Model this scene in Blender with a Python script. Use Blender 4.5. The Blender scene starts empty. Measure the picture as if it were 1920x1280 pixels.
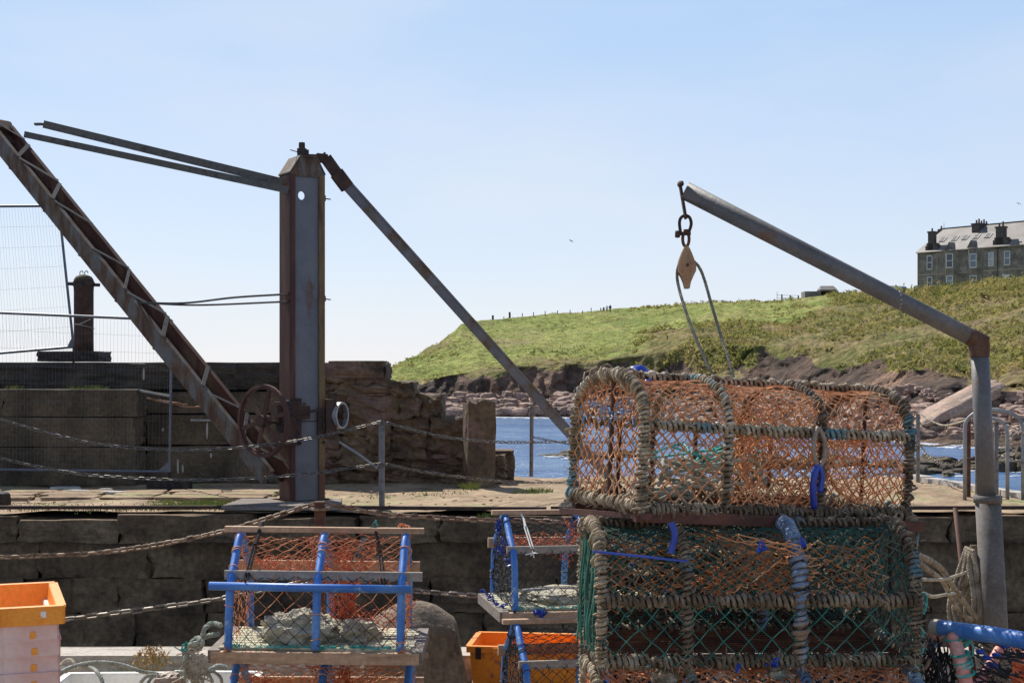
import bpy, math, random
import numpy as np
from mathutils import Vector, Matrix, noise
random.seed(7); RNG = np.random.default_rng(7)
S = bpy.context.scene
C = S.collection
F = 2667.0; EYE = 1.6; HY = 700.0; WATER = -3.4; GROUND = -0.10
R = math.radians

# ------------------------------------------------------------ camera
cd = bpy.data.cameras.new('camera'); cam = bpy.data.objects.new('camera', cd); C.objects.link(cam)
cam.location = (0, 0, EYE); cam.rotation_euler = (R(90), 0, 0)
cd.sensor_width = 36; cd.lens = 36 * F / 1920; cd.shift_y = (HY - 640) / 1920
cd.clip_start = .05; cd.clip_end = 20000
S.camera = cam
# ------------------------------------------------------------ sky, sun, exposure
SUN_AZ, SUN_EL = R(-33), R(46)
w = bpy.data.worlds.new('World'); S.world = w; w.use_nodes = True
nt = w.node_tree; bg = nt.nodes['Background']
sky = nt.nodes.new('ShaderNodeTexSky'); sky.sky_type = 'NISHITA'; sky.sun_disc = False
sky.sun_elevation = SUN_EL; sky.sun_rotation = SUN_AZ
sky.altitude = 0; sky.air_density = 1.0; sky.dust_density = 0.2; sky.ozone_density = 2.5
tcw = nt.nodes.new('ShaderNodeTexCoord'); sxyz = nt.nodes.new('ShaderNodeSeparateXYZ'); nt.links.new(tcw.outputs['Generated'], sxyz.inputs[0])
crw = nt.nodes.new('ShaderNodeValToRGB'); ew = crw.color_ramp.elements
for _ in range(3): ew.new(.5)
for i_, (p_, c_) in enumerate(((0, (.84, .85, .95)), (.09, (.72, .81, .97)), (.26, (.5, .69, .98)), (.5, (.15, .28, .56)), (1, (.05, .11, .26)))): ew[i_].position = p_; ew[i_].color = (*c_, 1)
nt.links.new(sxyz.outputs['Z'], crw.inputs[0])
scw = nt.nodes.new('ShaderNodeVectorMath'); scw.operation = 'SCALE'; scw.inputs['Scale'].default_value = 8.0; nt.links.new(crw.outputs[0], scw.inputs[0])
mxw = nt.nodes.new('ShaderNodeMixRGB'); mxw.inputs[0].default_value = .78; nt.links.new(sky.outputs[0], mxw.inputs[1]); nt.links.new(scw.outputs[0], mxw.inputs[2])
nzw = nt.nodes.new('ShaderNodeTexNoise'); mpw = nt.nodes.new('ShaderNodeMapping'); mpw.inputs['Scale'].default_value = (1, 1, 3.5); nt.links.new(tcw.outputs['Generated'], mpw.inputs[0]); nt.links.new(mpw.outputs[0], nzw.inputs['Vector'])
nzw.inputs['Scale'].default_value = 3.2; nzw.inputs['Detail'].default_value = 5; crn = nt.nodes.new('ShaderNodeValToRGB'); crn.color_ramp.elements[0].position = .42; crn.color_ramp.elements[1].position = .72; crn.color_ramp.elements[1].color = (.4, .4, .4, 1); nt.links.new(nzw.outputs[0], crn.inputs[0])
mxc = nt.nodes.new('ShaderNodeMixRGB'); nt.links.new(crn.outputs[0], mxc.inputs[0]); nt.links.new(mxw.outputs[0], mxc.inputs[1]); mxc.inputs[2].default_value = (6.6, 6.9, 7.4, 1)
nt.links.new(mxc.outputs[0], bg.inputs[0]); bg.inputs[1].default_value = 0.10
sl = bpy.data.lights.new('sun', 'SUN'); sl.energy = 5.0; sl.angle = R(.5); sl.color = (1, .95, .87)
so = bpy.data.objects.new('sun', sl); C.objects.link(so)
sd = Vector((math.sin(SUN_AZ) * math.cos(SUN_EL), math.cos(SUN_AZ) * math.cos(SUN_EL), math.sin(SUN_EL)))
so.rotation_euler = sd.to_track_quat('Z', 'Y').to_euler(); so.location = sd * 60
S.view_settings.view_transform = 'Standard'; S.view_settings.look = 'None'
S.view_settings.gamma = 1; S.view_settings.exposure = 0.3
S.cycles.max_bounces = 6; S.cycles.transparent_max_bounces = 8
S.cycles.use_denoising = True

# ------------------------------------------------------------ helpers
def P(px, py, d): return Vector(((px - 960) / F * d, d, EYE + (HY - py) / F * d))
def V(*a): return Vector(a)

def ramp(nt, cols, lo=.3, hi=.7):
    n = nt.nodes.new('ShaderNodeValToRGB'); e = n.color_ramp.elements
    while len(e) < len(cols): e.new(.5)
    for i, c in enumerate(cols):
        e[i].position = lo + (hi - lo) * i / max(1, len(cols) - 1); e[i].color = (*c, 1)
    return n
def mat(name, cols, scale=4, rough=.8, bump=.3, bscale=40, bdist=.01, metallic=0, stretch=(1, 1, 1), lo=.32, hi=.68,
        spots=None, spot_scale=8, spot_at=.6, spot_soft=.06, fine=.25, spot_stretch=(1, 1, 1), spec=.5, trans=0):
    m = bpy.data.materials.new(name); m.use_nodes = True; nt = m.node_tree; L = nt.links
    b = nt.nodes['Principled BSDF']
    tc = nt.nodes.new('ShaderNodeTexCoord')
    def nz(sc, st=(1, 1, 1), det=8, r=.6, off=0):
        mp = nt.nodes.new('ShaderNodeMapping'); mp.inputs['Scale'].default_value = st; mp.inputs['Location'].default_value = (off, off * 1.7, off * .6)
        L.new(tc.outputs['Object'], mp.inputs[0])
        n = nt.nodes.new('ShaderNodeTexNoise'); n.inputs['Scale'].default_value = sc; n.inputs['Detail'].default_value = det
        n.inputs['Roughness'].default_value = r; L.new(mp.outputs[0], n.inputs['Vector']); return n
    n1 = nz(scale, stretch); rp = ramp(nt, cols, lo, hi); L.new(n1.outputs[0], rp.inputs[0]); col = rp.outputs[0]
    if spots:
        n2 = nz(spot_scale, spot_stretch, off=3.3); r2 = ramp(nt, [(0, 0, 0), (1, 1, 1)], spot_at - spot_soft, spot_at + spot_soft)
        L.new(n2.outputs[0], r2.inputs[0])
        mx = nt.nodes.new('ShaderNodeMixRGB'); L.new(r2.outputs[0], mx.inputs[0]); L.new(col, mx.inputs[1])
        if len(spots) == 3 and not hasattr(spots[0], '__len__'): mx.inputs[2].default_value = (*spots, 1)
        col = mx.outputs[0]
    if fine:
        n3 = nz(bscale * 1.3, off=7.1); r3 = ramp(nt, [(1 - fine,) * 3, (1 + fine,) * 3], .3, .7); L.new(n3.outputs[0], r3.inputs[0])
        mx = nt.nodes.new('ShaderNodeMixRGB'); mx.blend_type = 'MULTIPLY'; mx.inputs[0].default_value = 1
        L.new(col, mx.inputs[1]); L.new(r3.outputs[0], mx.inputs[2]); col = mx.outputs[0]
    L.new(col, b.inputs['Base Color']); b.inputs['Roughness'].default_value = rough; b.inputs['Metallic'].default_value = metallic
    b.inputs['Specular IOR Level'].default_value = spec
    if trans:
        b.inputs['Subsurface Weight'].default_value = trans; b.inputs['Subsurface Radius'].default_value = (.02, .012, .008)
    if bump:
        n4 = nz(bscale, stretch, off=11); bp = nt.nodes.new('ShaderNodeBump'); bp.inputs['Strength'].default_value = bump
        bp.inputs['Distance'].default_value = bdist; L.new(n4.outputs[0], bp.inputs['Height']); L.new(bp.outputs[0], b.inputs['Normal'])
    return m

class MB:
    """collects shapes and links them as one mesh object"""
    def __init__(s): s.v = []; s.f = []; s.n = 0; s.mi = []; s.cur = 0
    def add(s, v, f):
        v = np.asarray(v, dtype=float).reshape(-1, 3)
        s.v.append(v)
        for q in f: s.f.append([int(i) + s.n for i in q]); s.mi.append(s.cur)
        s.n += len(v)
    def addq(s, v, fa):
        s.v.append(np.asarray(v, dtype=float)); s.f.extend((np.asarray(fa) + s.n).tolist()); s.mi.extend([s.cur] * len(fa)); s.n += len(v)
    def box(s, c, size, rz=0, M=None, taper=1):
        a = np.array([(x, y, z) for z in (-.5, .5) for y in (-.5, .5) for x in (-.5, .5)]) * np.array(size)
        a[4:, :2] *= taper
        if rz: cz, sz = math.cos(rz), math.sin(rz); a = a @ np.array([[cz, sz, 0], [-sz, cz, 0], [0, 0, 1]])
        if M is not None: a = a @ np.array(M.to_3x3()).T
        s.add(a + np.array(c), [(0, 2, 3, 1), (4, 5, 7, 6), (0, 1, 5, 4), (2, 6, 7, 3), (0, 4, 6, 2), (1, 3, 7, 5)])
    def beam(s, a, b, w, h, up=(0, 0, 1), ext=0):
        a = Vector(a); b = Vector(b); d = (b - a); l = d.length; d.normalize(); up = Vector(up)
        sx = d.cross(up)
        if sx.length < 1e-4: sx = d.cross(Vector((0, 1, 0)))
        sx.normalize(); u = sx.cross(d)
        M = Matrix((d, sx, u)).transposed()
        s.box((a + b) / 2, (l + ext, w, h), M=M)
    def tube(s, pts, r, n=8, closed=False, caps=True, lobes=0):
        p = np.array([tuple(q) for q in pts], dtype=float); k = len(p)
        rr = np.full(k, r) if np.isscalar(r) else np.array(r, dtype=float)
        if closed: t = np.roll(p, -1, 0) - np.roll(p, 1, 0)
        else:
            t = np.empty_like(p); t[1:-1] = p[2:] - p[:-2]; t[0] = p[1] - p[0]; t[-1] = p[-1] - p[-2]
        t /= np.linalg.norm(t, axis=1)[:, None] + 1e-12
        ref = np.array((0, 0, 1.)) if abs(t[0][2]) < .9 else np.array((1., 0, 0))
        u = np.cross(t[0], ref); u /= np.linalg.norm(u); U = np.empty_like(p)
        for i in range(k):
            u = u - t[i] * np.dot(u, t[i]); u /= np.linalg.norm(u) + 1e-12; U[i] = u
        W = np.cross(t, U); an = np.linspace(0, 2 * math.pi, n, endpoint=False)
        ring = U[:, None, :] * np.cos(an)[None, :, None] + W[:, None, :] * np.sin(an)[None, :, None]
        v = (p[:, None, :] + ring * rr[:, None, None]).reshape(-1, 3)
        i = np.arange(k if closed else k - 1)[:, None]; j = np.arange(n)[None, :]
        i2 = (i + 1) % k; j2 = (j + 1) % n
        fa = np.stack([i * n + j, i * n + j2, i2 * n + j2, i2 * n + j], -1).reshape(-1, 4)
        s.v.append(v); s.f.extend((fa + s.n).tolist()); s.mi.extend([s.cur] * len(fa))
        if caps and not closed:
            s.f.append([s.n + q for q in range(n)][::-1]); s.f.append([s.n + (k - 1) * n + q for q in range(n)]); s.mi.extend([s.cur] * 2)
        s.n += len(v)
    def segs(s, A, B, r, n=3):
        """many straight strands at once"""
        A = np.asarray(A, float); B = np.asarray(B, float); d = B - A; d /= np.linalg.norm(d, axis=1)[:, None] + 1e-9
        ref = np.where(np.abs(d[:, 2:3]) < .8, np.array([[0, 0, 1.]]), np.array([[1., 0, 0]]))
        u = np.cross(d, ref); u /= np.linalg.norm(u, axis=1)[:, None] + 1e-9; w_ = np.cross(d, u)
        an = np.linspace(0, 2 * math.pi, n, endpoint=False) + .4
        ring = (u[:, None, :] * np.cos(an)[None, :, None] + w_[:, None, :] * np.sin(an)[None, :, None]) * r
        v = np.concatenate([A[:, None, :] + ring, B[:, None, :] + ring], 1).reshape(-1, 3)
        base = np.arange(len(A))[:, None] * 2 * n; j = np.arange(n)[None, :]; j2 = (j + 1) % n
        s.addq(v, np.stack([base + j, base + j2, base + n + j2, base + n + j], -1).reshape(-1, 4))
    def octs(s, Pn, r):
        Pn = np.asarray(Pn, float); o = np.array([(1, 0, 0), (-1, 0, 0), (0, 1, 0), (0, -1, 0), (0, 0, 1), (0, 0, -1)], float) * r
        v = (Pn[:, None, :] + o[None]).reshape(-1, 3)
        t = np.array([(0, 2, 4), (2, 1, 4), (1, 3, 4), (3, 0, 4), (2, 0, 5), (1, 2, 5), (3, 1, 5), (0, 3, 5)])
        s.addq(v, (np.arange(len(Pn))[:, None, None] * 6 + t[None]).reshape(-1, 3))
    def lathe(s, prof, c=(0, 0, 0), n=20, M=None):
        k = len(prof); an = np.linspace(0, 2 * math.pi, n, endpoint=False)
        v = np.array([(r * math.cos(a), r * math.sin(a), z) for r, z in prof for a in an])
        if M is not None: v = v @ np.array(M.to_3x3()).T
        f = [(i * n + j, i * n + (j + 1) % n, (i + 1) * n + (j + 1) % n, (i + 1) * n + j) for i in range(k - 1) for j in range(n)]
        f += [tuple(range(n))[::-1], tuple((k - 1) * n + q for q in range(n))]
        s.add(v + np.array(c), f)
    def prism(s, poly, y0, y1):
        """poly in (x,z), extruded along y"""
        n = len(poly); v = [(x, y0, z) for x, z in poly] + [(x, y1, z) for x, z in poly]
        s.add(v, [tuple(range(n))[::-1][::-1], tuple(range(n, 2 * n))[::-1]] + [(i, i + n, (i + 1) % n + n, (i + 1) % n) for i in range(n)])
    def rock(s, c, size, seed=0, n=6, amp=.25, fq=1.5, rz=0, boxy=0.0, flat=None):
        """rounded or blocky lump made from a displaced cube grid"""
        g = np.linspace(-1, 1, n + 1); vs = []; idx = {}
        fs = []
        def vid(p):
            k = tuple(np.round(p, 5))
            if k not in idx: idx[k] = len(vs); vs.append(p)
            return idx[k]
        for ax in range(3):
            for sg in (-1, 1):
                for i in range(n):
                    for j in range(n):
                        q = []
                        for a, b in ((i, j), (i + 1, j), (i + 1, j + 1), (i, j + 1)):
                            p = [0, 0, 0]; p[ax] = sg; p[(ax + 1) % 3] = g[a]; p[(ax + 2) % 3] = g[b]; q.append(vid(p))
                        fs.append(q if sg > 0 else q[::-1])
        v = np.array(vs, float); ln = np.linalg.norm(v, axis=1)[:, None]
        v = v * (boxy + (1 - boxy) / ln)
        sz = np.array(size) / 2; out = []
        for p in v:
            q = Vector(p) * fq + Vector((seed * 7.13, seed * 3.7, seed * 1.9))
            k = 1 + amp * (noise.fractal(q, 1, 2, 3))
            out.append(p * k)
        v = np.array(out) * sz
        if flat is not None: v[:, 2] = np.minimum(v[:, 2], flat)
        if rz: cz, s_ = math.cos(rz), math.sin(rz); v = v @ np.array([[cz, s_, 0], [-s_, cz, 0], [0, 0, 1]])
        s.add(v + np.array(c), fs)
    def build(s, name, m, parent=None, world=False, smooth=False):
        me = bpy.data.meshes.new(name)
        v = np.concatenate(s.v) if s.v else np.zeros((0, 3))
        if world and parent is not None: v = v - np.array(parent.location)
        me.from_pydata(v.tolist(), [], s.f)
        if smooth: me.polygons.foreach_set('use_smooth', [True] * len(me.polygons))
        ms = m if isinstance(m, (list, tuple)) else [m]
        for q in ms: me.materials.append(q)
        if len(ms) > 1: me.polygons.foreach_set('material_index', s.mi)
        me.update()
        o = bpy.data.objects.new(name, me); C.objects.link(o)
        if parent is not None: o.parent = parent
        return o
def tag(o, label=None, cat=None, group=None, kind=None):
    if label: o['label'] = label
    if cat: o['category'] = cat
    if group: o['group'] = group
    if kind: o['kind'] = kind
    return o
def empty(name, loc, label, cat, group=None, M=None):
    o = bpy.data.objects.new(name, None); C.objects.link(o); o.empty_display_size = .1
    if M is not None: o.matrix_world = Matrix.Translation(Vector(loc)) @ M.to_4x4()
    else: o.location = loc
    return tag(o, label, cat, group)
def kids(o): return [c for c in bpy.data.objects if c.parent == o]
def copy_tree(o, parent=None):
    c = o.copy(); C.objects.link(c)
    if parent is not None: c.parent = parent
    for k in kids(o):
        if k is not c: copy_tree(k, c)
    return c
def basis(xd, tilt=0, yd=None):
    x = Vector(xd).normalized(); z = Vector((0, 0, 1)); y = z.cross(x).normalized() if yd is None else Vector(yd).normalized(); z = x.cross(y).normalized()
    return Matrix((x, y, z)).transposed()
def lerp(a, b, t): return a + (b - a) * t
def cat_pts(ps, n=8):
    """smooth curve through points"""
    p = [Vector(q) for q in ps]; p = [p[0] * 2 - p[1]] + p + [p[-1] * 2 - p[-2]]; out = []
    for i in range(1, len(p) - 2):
        for k in range(n):
            t = k / n; a, b, c, d = p[i - 1], p[i], p[i + 1], p[i + 2]
            out.append(.5 * ((2 * b) + (c - a) * t + (2 * a - 5 * b + 4 * c - d) * t * t + (3 * b - a - 3 * c + d) * t ** 3))
    out.append(p[-2]); return out
def resample(pts, step):
    p = np.array([tuple(q) for q in pts]); d = np.r_[0, np.cumsum(np.linalg.norm(np.diff(p, axis=0), axis=1))]
    n = max(2, int(d[-1] / step) + 1); t = np.linspace(0, d[-1], n)
    return np.stack([np.interp(t, d, p[:, k]) for k in range(3)], 1)
def frames(p):
    t = np.gradient(p, axis=0); t /= np.linalg.norm(t, axis=1)[:, None] + 1e-9
    ref = np.array((0, 0, 1.)) if abs(t[0][2]) < .9 else np.array((1., 0, 0)); u = np.cross(t[0], ref); U = np.empty_like(p)
    for i in range(len(p)):
        u = u - t[i] * np.dot(u, t[i]); u /= np.linalg.norm(u) + 1e-9; U[i] = u
    return U, np.cross(t, U)
def wrap(mb, pts, rr, core, pitch, ppt=8, n=5, lump=.25, seed=0):
    """rope wound round a bar"""
    L = np.sum(np.linalg.norm(np.diff(np.array([tuple(q) for q in pts]), axis=0), axis=1)); turns = max(2, L / pitch)
    p = resample(pts, L / (turns * ppt)); U, W = frames(p); k = np.arange(len(p)); a = k * 2 * math.pi / ppt
    rg = np.random.default_rng(seed + 5); tn = rg.normal(0, 1, int(turns) + 4); ti = (k / ppt).astype(int)
    rad = (core + rr * .6) * (1 + lump * np.clip(tn[ti], -1.2, 1.8) * .5)
    slip = rg.normal(0, .25, int(turns) + 4)[ti] * pitch
    T = np.gradient(p, axis=0); T /= np.linalg.norm(T, axis=1)[:, None] + 1e-9
    c = p + U * (np.cos(a) * rad)[:, None] + W * (np.sin(a) * rad)[:, None] + T * slip[:, None] * .4
    mb.tube(c, rr * (1 + .12 * tn[(ti + 1)]).clip(.7, 1.35) * (1 + .13 * np.sin(k * 2.35)), n, caps=False)
def hairs(mb, pts, n, ln, r=.0009, off=.02, seed=0):
    rg = np.random.default_rng(seed + 99); p = resample(pts, .01); i = rg.integers(0, len(p), n); c = p[i] + rg.normal(0, off * .6, (n, 3)); d = rg.normal(0, ln * .5, (n, 3)); d[:, 2] -= ln * .2
    mb.segs(c, c + d, r, 3)
def strands(mb, pts, r, twist=.05, step=None, n=5):
    """three-strand laid rope"""
    step = step or r * .8
    p = resample(pts, step); U, W = frames(p); d = np.arange(len(p)) * step
    for k in range(3):
        a = d / twist * 2 * math.pi + k * 2.094
        mb.tube(p + U * (np.cos(a) * r * .52)[:, None] + W * (np.sin(a) * r * .52)[:, None], r * .58, n, caps=True)
def net(mb, fn, nu, nv, r, kr=None, jit=.004, drop=0, seed=0, n=3):
    rg = np.random.default_rng(seed); pts = {}
    for i in range(nu + 1):
        for j in range(nv + 1):
            if (i + j) % 2 == 0:
                p = fn(i / nu, j / nv)
                if p is not None: pts[i, j] = np.array(p) + rg.normal(0, jit, 3)
    A = []; B = []
    for (i, j), p in pts.items():
        for dj in (-1, 1):
            q = pts.get((i + 1, j + dj))
            if q is not None and rg.random() >= drop: A.append(p); B.append(q)
    A = np.array(A); B = np.array(B); mid = (A + B) / 2 + rg.normal(0, jit * .5, A.shape)
    mb.segs(A, mid, r, n); mb.segs(mid, B, r, n)
    if kr: mb.octs(np.array(list(pts.values())), kr)
def hang(a, b, sag, n=24):
    a = Vector(a); b = Vector(b)
    return [a.lerp(b, i / n) - Vector((0, 0, sag * 4 * (i / n) * (1 - i / n))) for i in range(n + 1)]
def chain(mb, pts, l=.045, wd=.028, r=.005, ns=12, nr=5, seed=0):
    inner = l - 2 * r; p = resample(pts, inner * .97); rg = random.Random(seed)
    U, W = frames(p)
    for i in range(len(p) - 1):
        c = (p[i] + p[i + 1]) / 2; t = p[i + 1] - p[i]; t /= np.linalg.norm(t)
        up = np.array((0, 0, 1.)); sx = np.cross(t, up); sx /= np.linalg.norm(sx); uz = np.cross(sx, t)
        an = (math.pi / 4 if i % 2 else -math.pi / 4) + rg.uniform(-.35, .35)
        s_ = sx * math.cos(an) + uz * math.sin(an)
        q = []
        hl = l / 2 - wd / 2; rw = wd / 2 - r
        for k in range(ns):
            a = 2 * math.pi * k / ns; x = math.cos(a) * (rw) + (hl if math.cos(a) > 1e-6 else -hl if math.cos(a) < -1e-6 else 0); y = math.sin(a) * rw
            q.append(c + t * x + s_ * y)
        mb.tube(q, r, nr, closed=True)
# ------------------------------------------------------------ materials
m_rust = mat('rust', [(.05, .022, .013), (.11, .042, .02), (.2, .09, .04)], 9, .85, .5, 60, .004)
m_rustdark = mat('dark_rust', [(.03, .016, .012), (.06, .028, .018), (.1, .045, .025)], 8, .85, .5, 60, .004)
m_paint = mat('grey_paint', [(.115, .108, .112), (.15, .142, .148), (.17, .158, .15)], 3, .55, .15, 50, .002, spots=(.12, .05, .022), spot_scale=2.2, spot_at=.66, spot_stretch=(1.5, 1.5, .6), fine=.12)
m_stay = mat('stay_paint', [(.11, .105, .11), (.15, .14, .145), (.17, .155, .14)], 3, .6, .25, 50, .003, spots=(.11, .06, .022), spot_scale=3.2, spot_at=.56, spot_soft=.08, fine=.2)
m_coilrope = mat('weathered_hank', [(.12, .095, .065), (.27, .22, .16), (.38, .33, .25)], 12, .9, .5, 260, .003, fine=.35)
m_paintrust = mat('flaking_paint', [(.065, .026, .012), (.11, .062, .03), (.13, .115, .1)], 5, .75, .4, 55, .003, stretch=(1.5, 1.5, .5), lo=.38, hi=.6)
m_yelrust = mat('yellow_rust', [(.11, .045, .018), (.2, .12, .045), (.13, .06, .03)], 3, .75, .35, 50, .003, stretch=(2, 2, .4), lo=.38, hi=.6)
m_redrust = mat('red_rust', [(.055, .018, .011), (.09, .032, .02), (.14, .08, .04)], 3, .8, .4, 60, .003, stretch=(2, 2, .35))
m_flatbar = mat('weathered_bar', [(.06, .056, .053), (.11, .095, .075), (.05, .032, .02)], 7, .7, .3, 60, .003)
m_galv = mat('galvanised', [(.2, .2, .2), (.3, .29, .28), (.38, .36, .33)], 6, .5, .2, 60, .002, metallic=.3)
m_post = mat('worn_post', [(.12, .105, .095), (.22, .195, .175), (.14, .07, .045)], 7, .7, .35, 50, .003)
m_pipe = mat('davit_pipe', [(.085, .08, .078), (.125, .118, .112), (.165, .152, .138)], 4, .5, .3, 45, .003, fine=.2, spots=(.15, .085, .05), spot_scale=6, spot_at=.62, spot_soft=.05)
m_sleeve = mat('davit_sleeve', [(.1, .088, .075), (.14, .125, .11), (.085, .06, .045)], 5, .75, .3, 50, .003)
m_chain = mat('chain_metal', [(.07, .05, .035), (.17, .14, .11), (.3, .27, .23)], 20, .55, .3, 120, .002, metallic=.35)
m_chainr = mat('rusty_chain', [(.09, .05, .03), (.2, .12, .07), (.32, .24, .17)], 20, .7, .3, 120, .002)
m_conc = mat('dark_concrete', [(.03, .023, .016), (.08, .06, .038), (.14, .105, .065)], 1.4, .92, .6, 16, .02, spots=(.15, .11, .07), spot_scale=1.1, spot_at=.6, spot_soft=.12, fine=.35, stretch=(1, 1, .6))
m_concdk = mat('blackened_concrete', [(.025, .02, .016), (.05, .04, .03), (.09, .07, .05)], 1.5, .92, .6, 16, .02, fine=.35, spots=(.2, .18, .15), spot_scale=7, spot_at=.74, spot_soft=.02)
m_stone = mat('sandstone', [(.05, .032, .02), (.12, .078, .044), (.2, .135, .08)], 2.2, .92, .8, 12, .03, fine=.35, spots=(.2, .12, .095), spot_scale=1.3, spot_at=.6, spot_soft=.1)
m_stonedk = mat('brown_sandstone', [(.05, .028, .012), (.13, .076, .036), (.21, .132, .066)], 1.6, .92, .8, 12, .03, fine=.45, spots=(.05, .035, .02), spot_scale=1.6, spot_at=.66, spot_soft=.07)  # brown sandstone with irregular darker spots
m_mortar = mat('mortar', [(.012, .01, .009), (.03, .024, .02)], 3, .95, .5, 20, .02)
m_slab = mat('quay_top', [(.16, .105, .058), (.3, .205, .12), (.42, .3, .185)], 1.5, .92, .8, 9, .03, fine=.3, spots=(.25, .25, .1), spot_scale=1.2, spot_at=.6, spot_soft=.07)
m_coping = mat('coping', [(.34, .3, .26), (.47, .43, .38), (.25, .21, .17)], 3, .85, .4, 15, .01)
m_plank = mat('grey_timber', [(.13, .105, .085), (.24, .2, .17), (.08, .06, .045)], 4, .9, .5, 30, .006, stretch=(.15, 2, 2))
m_kerb = mat('bleached_timber', [(.33, .28, .22), (.5, .44, .37), (.17, .13, .095)], 3, .9, .6, 25, .01, stretch=(.2, 2, 2))
m_wood = mat('creel_wood', [(.34, .2, .12), (.5, .34, .22), (.22, .13, .08)], 6, .85, .4, 40, .003, stretch=(.2, 3, 3))
m_woodgrey = mat('weathered_batten', [(.22, .19, .165), (.34, .3, .26), (.13, .1, .08)], 6, .88, .4, 40, .003, stretch=(.2, 3, 3))
m_slat = mat('mossy_slats', [(.4, .38, .24), (.6, .56, .4), (.25, .22, .13)], 7, .88, .4, 40, .003, stretch=(.2, 3, 3))
m_blue = mat('blue_pipe', [(.035, .14, .46), (.055, .2, .56), (.16, .33, .62)], 5, .48, .2, 70, .001, fine=.15, spots=(.3, .42, .55), spot_scale=22, spot_at=.64, spot_soft=.03)
m_bluefaded = mat('faded_blue_pipe', [(.07, .18, .38), (.13, .27, .48), (.22, .36, .52)], 5, .6, .1, 60, .001, fine=.1)
m_pink = mat('faded_red_pipe', [(.62, .17, .12), (.72, .3, .24), (.75, .42, .34)], 8, .55, .1, 60, .001)
m_orangenet = mat('orange_twine', [(.5, .15, .055), (.7, .27, .11), (.68, .4, .24)], 9, .75, 0, fine=.25)
m_rednet = mat('red_twine', [(.42, .075, .028), (.62, .15, .055), (.62, .24, .12)], 12, .75, 0, fine=.25)
m_browntw = mat('rusty_orange_twine', [(.42, .14, .045), (.66, .28, .11), (.55, .36, .2)], 7, .8, 0, fine=.3)
m_blacknet = mat('black_twine', [(.008, .008, .009), (.02, .02, .024), (.05, .05, .05)], 20, .7, 0, fine=.3)
m_greendk = mat('dark_green_twine', [(.01, .03, .022), (.015, .07, .05), (.12, .1, .06)], 9, .75, 0, fine=.3)
m_greennet = mat('green_twine', [(.01, .07, .045), (.02, .14, .1), (.08, .22, .16)], 12, .7, 0, fine=.3)
m_teal = mat('teal_cord', [(.01, .25, .2), (.04, .4, .33), (.3, .5, .45)], 14, .65, 0, fine=.3)
m_brightblue = mat('bright_blue_plastic', [(.01, .03, .26), (.02, .07, .42)], 8, .35, .1, 60, .001, fine=.1)
m_ropeb = mat('beige_rope', [(.24, .19, .13), (.43, .37, .27), (.56, .5, .4)], 12, .9, .5, 260, .003, fine=.35)
m_ropemix = mat('lashing_rope', [(.08, .055, .03), (.3, .225, .14), (.58, .5, .37)], 19, .92, .6, 200, .004, fine=.45, spots=(.15, .26, .27), spot_scale=4.5, spot_at=.6, spot_soft=.04)
m_ropedk = mat('dark_old_rope', [(.045, .03, .018), (.14, .1, .062), (.3, .25, .18)], 16, .92, .6, 200, .004, fine=.45, spots=(.08, .17, .2), spot_scale=5, spot_at=.62, spot_soft=.04)  # old rope, with shade in the creel stack darkened into its colour
m_ropeblue = mat('blue_grey_rope', [(.07, .09, .12), (.13, .19, .29), (.3, .36, .42)], 14, .9, .6, 200, .004, fine=.4, spots=(.25, .17, .11), spot_scale=7, spot_at=.58)
m_ropefall = mat('fall_rope', [(.1, .09, .065), (.19, .175, .13), (.27, .25, .19)], 12, .9, .5, 260, .003, fine=.3)
m_ropegrn = mat('grey_green_rope', [(.2, .22, .17), (.34, .36, .29), (.5, .5, .42)], 12, .9, .5, 260, .003, fine=.3)
m_iron = mat('black_iron', [(.012, .01, .01), (.03, .022, .018), (.09, .04, .022)], 14, .8, .3, 80, .002)
m_orangebox = mat('orange_plastic', [(.84, .25, .015), (.92, .35, .03)], 3, .45, .12, 60, .001, fine=.12, trans=.12, spots=(.5, .17, .06), spot_scale=16, spot_at=.64, spot_soft=.03)
m_whitebox = mat('pinkish_white_plastic', [(.68, .36, .3), (.76, .5, .42), (.8, .55, .48)], 2.5, .45, .08, 40, .001, fine=.08, trans=.12, spots=(.3, .2, .17), spot_scale=8, spot_at=.7, spot_soft=.04)
m_whiteplas = mat('white_plastic', [(.72, .69, .62), (.82, .8, .74)], 3, .45, .05, 40, .001, fine=.08, spots=(.4, .35, .28), spot_scale=7, spot_at=.68)
m_boulder = mat('pink_sandstone_boulder', [(.13, .095, .062), (.2, .15, .1), (.27, .21, .15)], 4, .92, .9, 30, .012, fine=.35, spots=(.1, .06, .04), spot_scale=14, spot_at=.64)
m_weightst = mat('white_limestone', [(.3, .27, .18), (.5, .46, .35), (.36, .3, .2)], 7, .9, .6, 25, .01, fine=.2)
m_grass = mat('grass_blades', [(.09, .13, .02), (.2, .24, .05), (.3, .28, .08)], 6, .8, 0)
m_weedy = mat('dry_weed', [(.3, .17, .05), (.45, .28, .1), (.25, .25, .08)], 14, .85, 0)
m_moss = mat('moss', [(.05, .06, .015), (.11, .12, .03)], 12, .95, .7, 40, .01)
m_block = mat('wooden_block', [(.22, .12, .06), (.38, .24, .13), (.3, .15, .08)], 9, .7, .3, 60, .002, stretch=(1, 1, .4))
m_rubber = mat('dirty_rubber', [(.22, .16, .12), (.36, .28, .2)], 12, .6, .2, 60, .001)
m_seaweedrk = mat('weedy_rock', [(.03, .022, .014), (.07, .05, .028), (.13, .1, .04)], .9, .8, .8, 5, .1, fine=.4)
m_greenrk = mat('green_weed_rock', [(.14, .2, .03), (.28, .34, .06), (.2, .18, .08)], .9, .8, .8, 5, .1, fine=.4)
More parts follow.
